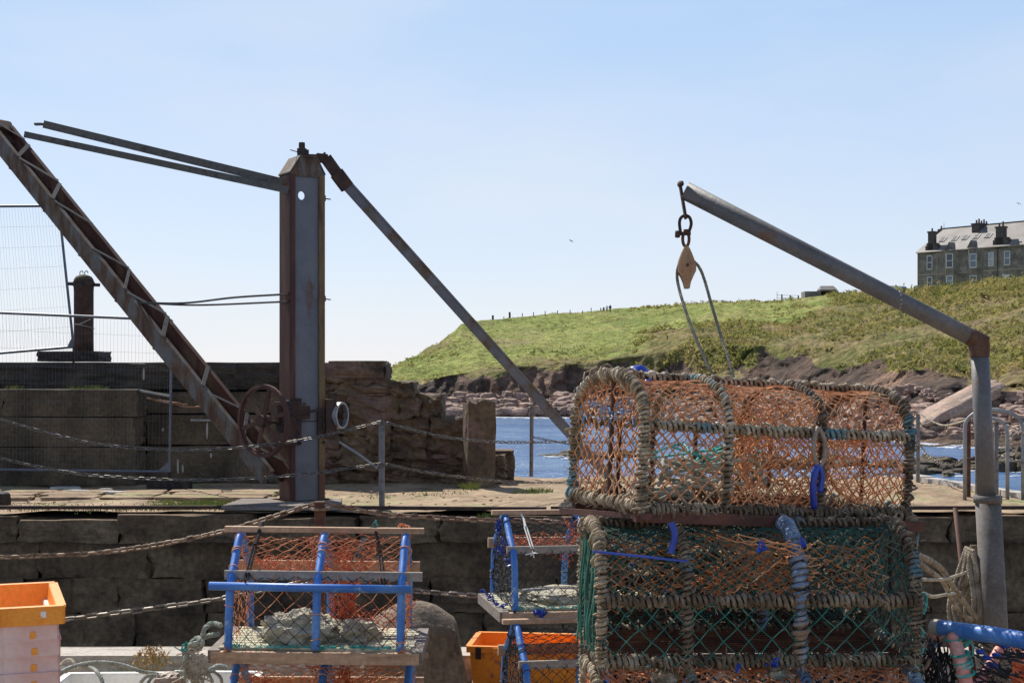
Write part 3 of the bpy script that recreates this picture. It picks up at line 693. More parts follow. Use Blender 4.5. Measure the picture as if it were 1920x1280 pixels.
    # base
    mb = MB(); lbox(mb, (0, 0, .03), (.62, .5, .08)); mb.build('base_plate', m_rustdark, root, True)
    # gearing frame
    mb = MB(); z0, z1 = EYE + (HY - 832) / F * d0, EYE + (HY - 752) / F * d0; zc = (z0 + z1) / 2
    lbox(mb, (-W / 2 - .02, -D / 2 + .06, zc), (.1, .3, z1 - z0)); lbox(mb, (W / 2 + .05, -D / 2 + .1, zc + .05), (.1, .3, z1 - z0 - .05))
    lbox(mb, (-.17, -D / 2 - .02, zc + .02), (.15, .04, .56)); lbox(mb, (-.1, -D / 2 - .03, zc + .13), (.22, .05, .16)); lbox(mb, (-.3, -.1, zc + .12), (.2, .2, .22)); lbox(mb, (-.16, -D / 2 - .012, zc - .12), (.1, .025, .24)); lbox(mb, (.17, -D / 2 - .012, zc), (.09, .025, .36))
    for i in range(14):
        x = random.choice((-.2, -.12, -.05, .2)); z = random.uniform(z0, z1); mb.lathe([(.018, 0), (.018, .02), (.008, .026)], tuple(L(x, -D / 2 - .03, z)), 6, Matrix.Rotation(R(90), 3, 'X'))
    mb.tube([L(-.62, -.14, zc + .02), L(.36, -.14, zc + .02)], .022, 10); mb.tube([L(-.4, -.1, z1 - .02), L(.34, -.1, z1 - .02)], .016, 8)
    mb.tube([L(-.25, -.27, zc + .1), L(.1, -.27, zc + .16)], .014, 8)
    mb.build('winch_bracket', m_rustdark, root, True)
    # gear pinion and ratchet
    mb = MB(); nrm = (Mz @ V(-1, 0, 0)); Q = nrm.to_track_quat('Z', 'Y').to_matrix()
    def gear(c, r, t, teeth):
        pr = []; n = teeth * 2; v = []
        for i in range(n):
            a = 2 * math.pi * i / n; q = r * (1 if i % 2 else .9); v.append((q * math.cos(a), q * math.sin(a)))
        vv = [Vector(c) + Q @ V(x, y, z) for z in (-t / 2, t / 2) for x, y in v]
        mb.add([tuple(q) for q in vv], [tuple(range(n))[::-1], tuple(range(n, 2 * n))] + [(i, (i + 1) % n, (i + 1) % n + n, i + n) for i in range(n)])
    gear(L(-.33, -.14, zc + .02), .13, .04, 20); gear(L(-.3, -.22, z1 - .05), .09, .05, 12); gear(L(.3, -.14, zc + .02), .1, .04, 16)
    mb.build('pinion', m_iron, root, True)
    # spoked wheel
    c = P(494, 789, 16.75); nn = V(-.62, -.78, .0).normalized(); Q2 = nn.to_track_quat('Z', 'Y').to_matrix()
    mb = MB(); r0 = .43; N = 48; pr = [(r0, -.03), (r0, .03), (r0 - .035, .03), (r0 - .035, .012), (r0 - .05, .012), (r0 - .05, -.012), (r0 - .035, -.012), (r0 - .035, -.03)]
    v = [c + Q2 @ V(r * math.cos(2 * math.pi * i / N), r * math.sin(2 * math.pi * i / N), z) for i in range(N) for r, z in pr]; k = len(pr)
    mb.add([tuple(q) for q in v], [(i * k + j, ((i + 1) % N) * k + j, ((i + 1) % N) * k + (j + 1) % k, i * k + (j + 1) % k) for i in range(N) for j in range(k)])
    wheel = mb.build('spoked_wheel', m_redrust, root, True)
    for s in range(6):
        a = s * math.pi / 3 + .25; m_ = MB()
        m_.beam(c + Q2 @ V(.05 * math.cos(a), .05 * math.sin(a), 0), c + Q2 @ V((r0 - .04) * math.cos(a), (r0 - .04) * math.sin(a), 0), .05, .03, up=tuple(nn))
        e = m_.build('spoke', m_redrust, None); me = e.data
        for vt in me.vertices: vt.co -= base
        e.parent = wheel
    m_ = MB(); m_.lathe([(.07, -.06), (.07, .06), (.03, .065)], tuple(c), 16, Q2); e = m_.build('hub', m_rustdark, None)
    for vt in e.data.vertices: vt.co -= base
    e.parent = wheel
    # drum with bright rim on the right
    mb = MB(); c = L(.42, -.12, EYE + (HY - 780) / F * 17.1); ax = V(.93, -.36, 0).normalized(); Q3 = ax.to_track_quat('Z', 'Y').to_matrix(); N = 32
    pr = [(.165, .0), (.165, .07), (.14, .07), (.14, .0)]
    v = [c + Q3 @ V(r * math.cos(2 * math.pi * i / N), r * math.sin(2 * math.pi * i / N), z) for i in range(N) for r, z in pr]; k = 4
    mb.add([tuple(q) for q in v], [(i * k + j, ((i + 1) % N) * k + j, ((i + 1) % N) * k + (j + 1) % k, i * k + (j + 1) % k) for i in range(N) for j in range(k)])
    mb.build('brake_drum', m_galv, root, True)
    mb = MB(); mb.lathe([(.14, -.06), (.14, .01), (.04, .012), (.04, .1)], tuple(c), 24, Q3); lbox(mb, (.34, -.14, EYE + (HY - 775) / F * 17.1), (.05, .16, .5)); mb.build('drum_flange', m_rustdark, root, True)
    # crank handle
    mb = MB(); mb.tube([P(636, 828, 17.0), P(672, 851, 16.95), P(678, 855, 16.95), P(707, 877, 16.9)], .014, 8); mb.build('crank_handle', m_galv, root, True)
    # jib: two channels joined by lattice bars
    A = P(520, 893, 17.0); dirv = V(-.87, .5, 0); tt = 4.85
    tip = A + dirv * tt; tip.z = EYE + (HY - 243) / F * tip.y
    px_tip = 960 + tip.x / tip.y * F
    a = (tip - A).normalized(); side = V(-.5, -.87, 0).normalized(); up = side.cross(a).normalized()
    if up.z < 0: up = -up
    hw = .2
    for nm, s_, m_ in (('jib_channel', 1, m_paintrust), ('jib_channel', -1, m_redrust)):
        mb = MB(); o = side * hw * s_
        mb.beam(A + o, tip + o, .012, .2, up=up); mb.beam(A + o - side * s_ * .03 + up * .1, tip + o - side * s_ * .03 + up * .1, .07, .012, up=up); mb.beam(A + o - side * s_ * .03 - up * .1, tip + o - side * s_ * .03 - up * .1, .07, .012, up=up)
        mb.build(nm, m_, root, True)
    mb = MB(); Lh = (tip - A).length; n = 15
    for i in range(n):
        p = A + a * (Lh * (i + .3) / n); q = A + a * (Lh * (i + 1.15) / n); s_ = 1 if i % 2 else -1
        (mb.beam(p + side * hw * s_ + up * random.uniform(.1, .118), q - side * hw * s_ + up * random.uniform(.1, .118) + a * random.uniform(-.05, .05), random.uniform(.035, .06), .009, up=up) if i not in (4, 9) else None)
        if i % 2: mb.beam(p + side * hw * s_ - up * .112, q - side * hw * s_ - up * .112, .045, .008, up=up)
    mb.build('lattice_bars', m_flatbar, root, True)
    mb = MB(); mb.beam(tip + side * .2, tip - side * .2, .16, .2, up=up); mb.tube([tip + a * .1 + side * .24, tip + a * .1 - side * .24], .09, 14); mb.beam(tip - a * .28, tip + a * .2, .3, .02, up=up); mb.build('jib_head', m_rustdark, root, True)
    # tie bars
    mb = MB(); tb = L(-W / 2, -.12, EYE + (HY - 361) / F * d0); mb.beam(P(46, 252, 19.2), tb, .018, .085); mb.build('tie_bar', m_flatbar, root, True)
    mb = MB(); e = P(82, 233, 18.6); tb2 = L(-W / 2, .05, EYE + (HY - 344) / F * d0); mb.beam(e, tb2, .018, .1)
    mb.rock(e + V(-.06, 0, .0), (.13, .02, .04), 3, 3, .3, 2, 0, .6); mb.build('broken_tie_bar', m_flatbar, root, True)
    mb = MB(); z = EYE + (HY - 553) / F * d0
    mj = A + a * ((EYE + (HY - 577) / F * 18.1 - A.z) / a.z)
    mb.tube(cat_pts([mj + side * .17 + up * .08, mj.lerp(L(-W / 2, -.1, z), .3) + V(0, 0, .01), mj.lerp(L(-W / 2, -.1, z), .65) + V(0, 0, .02), L(-W / 2, -.1, z)]), .014, 6)
    mb.tube(cat_pts([mj + side * .1 + up * .08, mj.lerp(L(-W / 2, -.1, z - .08), .4), L(-W / 2, -.1, z - .09)]), .013, 6); mb.build('steadying_rod', m_flatbar, root, True)
    # long raking stay on the right
    mb = MB(); s0 = P(628, 322, 17.6); s1 = P(1150, 903, 20.6); mb.beam(s0, s1, .145, .02, up=(.3, -1, .2)); mb.beam(s0 + V(.03, .04, .03), s1 + V(.03, .04, .03), .02, .07, up=(.3, -1, .2)); 
    mb.build('raking_stay', m_stay, root, True)
    mb = MB(); pts = [L(.1, 0, zt + .03), P(596, 296, 17.5), P(612, 298, 17.55), P(632, 326, 17.6), P(650, 350, 17.66)]
    for i in range(len(pts) - 1): mb.beam(pts[i], pts[i + 1], .08 + .03 * i, .03 + .01 * i, up=(.3, -1, .2), ext=.03)
    mb.beam(P(597, 300, 17.45), P(610, 286, 17.45), .01, .025); mb.build('torn_stay_end', m_rustdark, root, True)
    mb = MB()
    for x, y, s_ in ((820, 535, .5), (835, 552, .35), (716, 412, .2)): 
        t = (x - 628) / (1150 - 628); p = s0.lerp(s1, t); mb.beam(p - (s1 - s0).normalized() * s_ * .6 + V(0, -.014, 0), p + (s1 - s0).normalized() * s_ * .6 + V(0, -.014, 0), .11, .012, up=(.3, -1, .2))
crane()
# timber decking round the crane foot
for nm, (x0, x1, y0, y1), lab, n in (('timber_deck', (418, 640, 957, 943), 'grey plank decking round the foot of the crane', 5),):
    mb = MB()
    for k in range(n):
        yy = 16.55 + k * .2; mb.box(((x0 + 8 * k - 960) / F * yy / 2 + (x1 - 960) / F * yy / 2, yy, .045), ((x1 - x0 - 8 * k) / F * yy, .18, .05), rz=random.uniform(-.005, .005))
    tag(mb.build(nm, m_plank), lab, 'decking')
# iron edge strip along the quay
mb = MB(); mb.beam((-7.2, QF + .06, .05), (-2.6, QF + .1, .05), .05, .04); mb.beam((-2.6, QF + .1, .05), (.4, QF + .08, .035), .06, .04)
tag(mb.build('edge_strip', m_rustdark), 'rusty iron strip along the edge of the far quay left of the centre', 'metal strip')
mb = MB(); mb.beam((.45, QF + .08, .04), (6.6, QF + .12, .045), .06, .04)
tag(mb.build('edge_strip', m_rustdark), 'rusty iron strip along the edge of the far quay behind the big creels and davit', 'metal strip')

# ------------------------------------------------------------ davit with block
def davit():
    dd = 6.6; foot = P(1866, 1180, 6.6); foot.z = GROUND
    root = empty('davit', foot, 'grey pipe davit in a sleeved post leaning over the stacked creels', 'davit')
    el = P(1836, 640, dd); mid = P(1852, 930, dd); tip = P(1284, 357, dd + .1)
    mb = MB(); mb.tube([mid - V(0, 0, .1), el + V(0, 0, .0)], .042, 24); mb.build('upright_pipe', m_pipe, root, True, smooth=True)
    mb = MB(); down = (mid - el).normalized(); low = mid + down * ((mid.z - GROUND) / -down.z); mb.tube([low, mid], .058, 24)
    mb.tube([mid + V(0, 0, -.03), mid + V(0, 0, .004)], .064, 24); mb.build('sleeve', m_sleeve, root, True, smooth=True)
    mb = MB(); a = (tip - el).normalized(); w1 = el.lerp(tip, .27); mb.tube([el - a * .02, w1, tip], [.039, .040, .0435], 24); mb.build('arm_pipe', m_pipe, root, True, smooth=True)
    mb = MB(); mb.tube([el + V(0, 0, -.07), el + V(0, 0, -.03), el + V(.01, 0, .005)], [.046, .048, .04], 20); mb.tube([el - a * .03, el + a * .05], .0425, 20); mb.build('elbow_weld', m_redrust, root, True)
    mb = MB()
    for k in range(12):
        an = k / 12 * 6.28; mb.rock(w1 + V(.0, math.cos(an) * .041, math.sin(an) * .041), (.012, .016, .014), k, 3, .3)
    mb.build('weld_seam', m_galv, root, True)
    mb = MB(); mb.beam(tip - a * -.002 + V(-.022, 0, .035), tip + V(.005, 0, -.135), .012, .034, up=(0, 1, 0)); mb.rock(tip + V(-.02, 0, .03), (.03, .1, .03), 3, 4, .1); mb.build('hanger_plate', m_rustdark, root, True)
    return tip
tipd = davit()
def block():
    d = 6.7; px = F / d
    root = empty('pulley_block', P(1287, 500, d), 'wooden pulley block hanging from a rusty shackle on the davit arm', 'pulley')
    mb = MB(); pts = [P(1276, 436, d), P(1274, 418, d), P(1277, 408, d), P(1285, 404, d), P(1293, 408, d), P(1296, 420, d), P(1292, 434, d), P(1290, 440, d)]
    mb.tube(cat_pts(pts, 5), .0075, 8); mb.tube([P(1268, 438, d), P(1295, 438, d)], .009, 8); mb.lathe([(.016, -.01), (.018, 0), (.016, .012)], tuple(P(1270, 439, d)), 8, Matrix.Rotation(R(90), 3, 'Y')); mb.build('shackle', m_iron, root, True, smooth=True)
    mb = MB(); mb.tube([P(1286 + 6 * math.cos(t), 448 + 14 * math.sin(t), d + .004 * math.sin(t)) for t in np.linspace(0, 6.28, 20)[:-1]], .0075, 8, closed=True)
    mb.lathe([(.012, 0), (.012, .02)], tuple(P(1286, 438, d)), 10); mb.build('swivel_eye', m_rust, root, True, smooth=True)
    mb = MB(); out = [(1284, 462), (1279, 472), (1273, 488), (1270, 500), (1271, 511), (1277, 520), (1281, 530), (1284, 541), (1292, 541), (1294, 530), (1299, 518), (1304, 508), (1304, 497), (1298, 480), (1292, 466), (1289, 462)]
    for y0, y1 in ((-.03, -.017), (.017, .03)):
        v = [P(x, y, d) + V(0, yy, 0) for yy in (y0, y1) for x, y in out]; n = len(out)
        ctr = [P(1287, 500, d) + V(0, y0 - .012, 0), P(1287, 500, d) + V(0, y1 + .012, 0)]
        mb.add([tuple(q) for q in v + ctr], [(i, (i + 1) % n, 2 * n) for i in range(n)] + [(n + (i + 1) % n, n + i, 2 * n + 1) for i in range(n)] + [(i, i + n, (i + 1) % n + n, (i + 1) % n) for i in range(n)])
    mb.build('block_cheek', m_block, root, True)
    mb = MB(); mb.lathe([(.04, -.015), (.033, 0), (.04, .015)], tuple(P(1288, 498, d)), 20, Matrix.Rotation(R(90), 3, 'X')); mb.tube([P(1287, 498, d) + V(0, -.046, 0), P(1287, 498, d) + V(0, .04, 0)], .008, 8); mb.build('sheave', m_rustdark, root, True)
    mb = MB(); l = [P(*q) for q in ((1355, 735, 6.2), (1330, 690, 6.3), (1300, 622, 6.45), (1281, 568, 6.6), (1271, 530, d), (1270, 508, d), (1277, 490, d), (1290, 484, d), (1303, 492, d), (1312, 503, d), (1321, 525, d), (1334, 570, 6.6), (1352, 630, 6.45), (1368, 680, 6.3), (1380, 725, 6.2))]
    l = [P(1390, 800, 6.0)] + l + [P(1405, 800, 6.0)]
    strands(mb, cat_pts(l, 10), .0075, .035, n=5)
    tag(mb.build('fall_rope', m_ropefall), 'thin laid rope reeved over the pulley block and dropping behind the creels', 'rope')
block()

# ------------------------------------------------------------ chain posts and chains
def post(px, pyt, pyb, d, m, label, group='chain posts on the far quay', r=.03, sq=False, lean=0):
    b = P(px + lean, pyb, d); t = P(px, pyt, d); o = empty('chain_post', b, label, 'post', group); mb = MB()
    if sq: mb.beam(b, t, r * 2, r * 2, up=(0, 1, 0))
    else: mb.tube([b, b.lerp(t, .5), t], r, 12)
    mb.build('post_shaft', m, o, True); mb = MB()
    for f in (.97, .5): p = b.lerp(t, f); mb.tube([p + V(.045 * math.cos(a), -.0 + .045 * math.sin(a), 0) for a in np.linspace(0, 6.28, 13)[:-1]], .007, 5, closed=True)
    mb.build('chain_ring', m_chainr, o, True); return b, t
PA = post(716, 790, 955, 16.7, m_post, 'pale grey chain post standing in front of the rubble wall right of the crane', r=.034)
PB = post(997, 760, 893, 21.6, m_post, 'slim chain post at the back of the quay just left of the big creel', r=.03, lean=-1)
PC = post(1721, 772, 904, 20.9, m_post, 'slim chain post right of the big creels with rust at its top', r=.03)
PD = post(1868, 787, 930, 18.6, m_post, 'pale chain post just right of the davit upright', r=.03)
PE = post(1816, 784, 932, 18.5, m_rust, 'rust red chain post just left of the davit upright', r=.028)
def chn(name, a, b, sag, m, label, l=.07, wd=.042, r=.0062, seed=0, group='chains between the quay posts', pts=None):
    mb = MB(); chain(mb, pts or hang(a, b, sag), l, wd, r, 10, 4, seed); return tag(mb.build(name, m), label, 'chain', group)
chn('chain', 0, 0, 0, m_chain, 'upper chain sagging from the left edge across the harbour wall to the pale post', l=.078, wd=.046, r=.0068, pts=cat_pts([P(-60, 762, 16.5), P(0, 785, 16.5), P(60, 803, 16.5), P(150, 826, 16.5), P(240, 838, 16.5), P(340, 843, 16.5), P(430, 840, 16.5), P(520, 831, 16.55), P(610, 816, 16.6), P(716, 790, 16.66)], 8))
chn('chain', 0, 0, 0, m_chain, 'lower chain sagging low in front of the crane foot to the pale post', l=.082, wd=.046, r=.0068, pts=cat_pts([P(-60, 842, 16.5), P(0, 858, 16.5), P(60, 872, 16.5), P(150, 888, 16.5), P(240, 895, 16.5), P(340, 899, 16.5), P(430, 898, 16.5), P(520, 893, 16.55), P(610, 884, 16.6), P(716, 868, 16.66)], 8))
chn('chain', 0, 0, 0, m_chain, 'upper chain running right from the pale post past the stone pillar to the big creel', l=.078, wd=.046, r=.0068, pts=cat_pts([P(716, 790, 16.66), P(830, 818, 17), P(930, 828, 17.5), P(1000, 829, 18), P(1060, 828, 18.3), P(1200, 830, 19), P(1450, 838, 19.8), P(1600, 836, 20.3), P(1721, 834, 20.85)], 8))
chn('chain', 0, 0, 0, m_chain, 'lower chain running right from the pale post across the foot of the stone pillar', l=.078, wd=.046, r=.0068, pts=cat_pts([P(716, 868, 16.66), P(800, 885, 17), P(900, 898, 17.5), P(980, 904, 18), P(1060, 904, 18.3), P(1200, 905, 19), P(1450, 908, 19.8), P(1600, 895, 20.3), P(1721, 880, 20.85)], 8))
chn('chain', P(997, 818, 21.6), P(1110, 836, 21.6), .02, m_chain, 'short chain running right from the slim post at the back of the quay')
chn('chain', P(1721, 833, 20.85), P(1816, 822, 18.5), .05, m_chain, 'taut chain between the slim post and the rust red post', l=.07, wd=.042, r=.008)
chn('chain', P(1723, 832, 20.85), P(1816, 851, 18.5), .22, m_chain, 'slack lower chain looping between the slim post and the rust red post')
chn('chain', P(1868, 818, 18.6), P(2000, 780, 17), .06, m_chain, 'upper chain running right from the pale post beside the davit', l=.07, wd=.042, r=.008)
chn('chain', P(1868, 852, 18.6), P(2000, 880, 17), .03, m_chain, 'lower chain dropping right from the pale post beside the davit')
chn('chain', P(1870, 790, 18.6), P(1960, 818, 17.5), .02, m_chain, 'steep chain hanging off the top of the pale post beside the davit')
mb = MB(); strands(mb, cat_pts([P(1722, 774, 20.8), P(1745, 788, 20.3), P(1770, 797, 19.8), P(1800, 791, 19), P(1816, 785, 18.5)], 8), .013, .06, .012)
tag(mb.build('slack_rope', m_ropeb), 'pale slack rope looped between the tops of the slim post and the rust red post', 'rope')
# near post and chains
o = empty('chain_post', V((600 - 960) / F * 7.95, 7.95, .04), 'square rusty post on the near kerb with its top showing above the blue framed creel', 'post')
mb = MB(); zt = EYE - 240 / F * 7.95; mb.box(o.location + V(0, 0, zt / 2 - .02), (.055, .055, zt - .04)); mb.box(o.location + V(0, 0, zt - .045), (.062, .062, .012)); mb.build('post_shaft', m_rust, o, True)
mb = MB(); mb.tube([o.location + V(.05 * math.cos(a), .05 * math.sin(a), zt - .08) for a in np.linspace(0, 6.28, 13)[:-1]], .008, 6, closed=True); mb.build('chain_ring', m_chainr, o, True)
chn('chain', 0, 0, 0, m_chainr, 'near rusty chain rising from the left edge to the square post behind the creel', .056, .038, .007, 3, pts=cat_pts([P(-200, 1030, 7.7), P(-80, 1043, 7.75), P(0, 1044, 7.8), P(80, 1041, 7.8), P(180, 1036, 7.85), P(300, 1020, 7.9), P(420, 995, 7.9), P(500, 972, 7.92), P(560, 953, 7.93), P(592, 943, 7.93)], 8))
chn('chain', 0, 0, 0, m_chainr, 'near rusty chain running right from the square post to the middle creels', .056, .038, .007, 4, pts=cat_pts([P(608, 943, 7.93), P(650, 952, 7.95), P(720, 963, 7.95), P(820, 970, 7.95), P(900, 974, 7.95), P(1000, 976, 7.95), P(1150, 978, 7.95), P(1400, 960, 7.95), P(1540, 945, 7.95)], 8))
chn('chain', 0, 0, 0, m_chain, 'lower near chain from the orange box rim to the square post through the blue creel', .075, .038, .0065, 5, pts=cat_pts([P(-100, 1180, 7.7), P(60, 1168, 7.75), P(180, 1153, 7.8), P(300, 1138, 7.85), P(400, 1124, 7.9), P(480, 1108, 7.92), P(560, 1092, 7.93), P(600, 1085, 7.93)], 8))
chn('chain', 0, 0, 0, m_chain, 'lower near chain between the blue framed creel and the middle creels', .065, .036, .0065, 6, pts=cat_pts([P(604, 1085, 7.93), P(700, 1098, 7.95), P(780, 1107, 7.95), P(850, 1113, 7.95), P(930, 1117, 7.95), P(1100, 1118, 7.95), P(1400, 1100, 7.95), P(1540, 1085, 7.95)], 8))
o = empty('chain_post', V((1545 - 960) / F * 7.95, 7.95, .04), 'square rusty post on the near kerb hidden behind the stacked big creels', 'post')
mb = MB(); mb.box(o.location + V(0, 0, .42), (.055, .055, .84)); mb.build('post_shaft', m_rust, o, True)
# ladder hoops
def hoop(name, xl, xr, yt, yb, d, dr, label):
    o = empty(name, P(xl, yb, d), label, 'railing', 'hooped ladder rails at the quay edge'); mb = MB()
    a = P(xl, yb, d); b = P(xr, yb + 4, dr); w_ = (b - a); h = (yb - yt) / F * d; pts = [a, a + V(0, 0, h * .5), a + V(0, 0, h * .78)]
    for t in np.linspace(0, math.pi, 13)[1:-1]: pts.append(a + w_ * (.5 - .5 * math.cos(t)) + V(0, 0, h * (.78 + .22 * math.sin(t) ** .8)))
    pts += [b + V(0, 0, h * .78), b + V(0, 0, h * .5), b]
    mb.tube(pts, .024, 12); mb.build('rail_tube', m_galv, o, True, smooth=True); return o
hoop('ladder_rail', 1809, 1918, 767, 936, 18.25, 18.0, 'front hooped pale ladder rail straddling the davit upright')
hoop('ladder_rail', 1832, 1889, 783, 934, 18.35, 18.15, 'rear smaller hooped ladder rail inside the wide one')

# ------------------------------------------------------------ bollard on the wall, mesh fences
def wall_bollard():
    d = 22.0; b = P(157, 672, d); root = empty('mooring_bollard', b, 'rusty iron mooring bollard with cross pin on top of the harbour wall', 'bollard'); s_ = F / d
    zt = (672 - 516) / s_; r = 18 / s_
    mb = MB(); mb.lathe([(r * 1.02, .1), (r, .3), (r, zt * .8), (r * 1.03, zt * .86), (r * 1.02, zt * .94), (r * .8, zt * .985), (r * .3, zt)], tuple(b), 24); mb.build('bollard_shaft', m_rustdark, root, True, smooth=True)
    mb = MB(); mb.lathe([(r * 1.05, zt * .9), (r * .95, zt * .96), (r * .6, zt * .995), (0.02, zt * 1.01)], tuple(b), 20); mb.build('moss_cap', m_moss, root, True, smooth=True)
    mb = MB(); z = b.z + (672 - 533) / s_; mb.tube([b + V(-29 / s_, 0, z - b.z + .01), b + V(30 / s_, 0, z - b.z - .01)], .028, 10); mb.tube([b + V(0, 0, z - b.z - .03), b + V(0, 0, z - b.z + .04)], r * 1.1, 20); mb.build('cross_pin', m_iron, root, True)
    mb = MB(); mb.rock(b + V(-.14, 0, .03), (.95, .7, .16), 3, 7, .05, 2, 0, .92); mb.build('base_plate', m_iron, root, True)
    mb = MB()
    for x in (-4, 5): mb.tube(cat_pts([P(157 + x - 3, 517, d), P(157 + x - 3, 510, d), P(157 + x + 1, 508, d), P(157 + x + 3, 512, d)]), .007, 5)
    mb.build('lifting_eye', m_iron, root, True)
wall_bollard()
def mesh_panel(label, A, B, Cc, D, wires, rows, gus=None, r=.019, name='mesh_fence'):
    """A top-left, B top-right, C bottom-right, D bottom-left"""
    o = empty(name, D, label, 'fence', 'temporary mesh fence panels'); mb = MB()
    for a, b in ((A, B), (B, Cc), (Cc, D), (D, A)): mb.tube([a, b], r, 8)
    for g in gus or []: mb.add([tuple(q) for q in g], [(0, 1, 2)])
    mb.build('fence_frame', m_iron if False else mat('fence_tube', [(.1, .11, .13), (.16, .17, .2)], 5, .5, 0, metallic=.3), o, True)
    rg = np.random.default_rng(3); mb = MB()
    a = []; b = []
    for i in range(1, wires):
        t = i / wires; p = A.lerp(B, t); q = D.lerp(Cc, t); o1 = rg.normal(0, .004, 3); m1 = p.lerp(q, .5) + Vector(rg.normal(0, .006, 3)); a += [p, m1]; b += [m1, q]
    for j in range(1, rows):
        t = j / rows; a.append(A.lerp(D, t)); b.append(B.lerp(Cc, t))
    mb.segs([tuple(q) for q in a], [tuple(q) for q in b], .0013, 3)
    mb.build('wire_mesh', mat('fence_wire', [(.1, .1, .1), (.16, .16, .16)], 5, .6, 0), o, True); return o
d = 19.7
F1 = mesh_panel('lower mesh fence panel standing in front of the harbour wall', P(-150, 580, d), P(322, 600, d), P(318, 884, d), P(-150, 878, d), 70, 9, [(P(319, 862, d), P(318, 884, d), P(294, 884, d))])
mb = MB(); mb.tube([P(318, 884, d), P(318, 903, d)], .018, 8); mb.rock((P(318, 903, d).x, d, .06), (.6, .24, .13), 2, 5, .04, 2, 0, .9)
mb.build('foot', m_iron, F1, True)
d = 23
F2 = mesh_panel('leaning mesh fence panel on top of the harbour wall beside the bollard', P(-330, 389, d), P(110, 386, d), P(138, 650, d), P(-330, 690, d), 80, 7, [(P(136, 630, d), P(138, 650, d), P(126, 649, d))], .022)
mb = MB(); p = P(138, 650, d); mb.tube([p, V(p.x, p.y, 1.74)], .02, 8); mb.build('leg', m_iron, F2, True)
# tie string round the wall bollard
mb = MB(); mb.tube(cat_pts([P(138, 608, 21.8), P(150, 607, 21.75), P(170, 598, 21.75)]), .008, 5); mb.tube(cat_pts([P(140, 608, 21.8), P(160, 611, 21.7), P(178, 616, 21.8)]), .005, 5)
tag(mb.build('tie_string', m_ropeb), 'white string tying the mesh fence to the wall bollard', 'string')
# metal bits on ledges
mb = MB(); mb.beam(P(262, 732, 20.3), P(318, 742, 20.25), .03, .03); tag(mb.build('loose_bar', m_galv), 'pale metal bar lying on the wall ledge behind the fence post', 'metal bar')
mb = MB(); mb.beam(P(358, 787, 20.4), P(413, 788, 20.4), .05, .03); tag(mb.build('loose_bar', m_galv), 'thin pale bar on the wall ledge under the jib', 'metal bar')
mb = MB(); mb.tube(cat_pts([P(276, 746, 20.3), P(300, 752, 20.2), P(330, 758, 20.25), P(345, 762, 20.2), P(372, 764, 20.25), P(398, 766, 20.2)]), [.012] * 41, 6)
for k in range(22): q = P(random.uniform(280, 400), 0, 20.25); x = 960 + q.x / q.y * F; mb.rock(P(x, 747 + (x - 276) * .16, 20.24), (.1, .05, .03), k, 3, .4)
tag(mb.build('dark_old_rope', mat('dull_orange_rope', [(.12, .06, .035), (.26, .13, .07), (.36, .26, .18)], 6, .9, 0)), 'tatty orange brown rope lying along the ledge under the jib', 'rope')

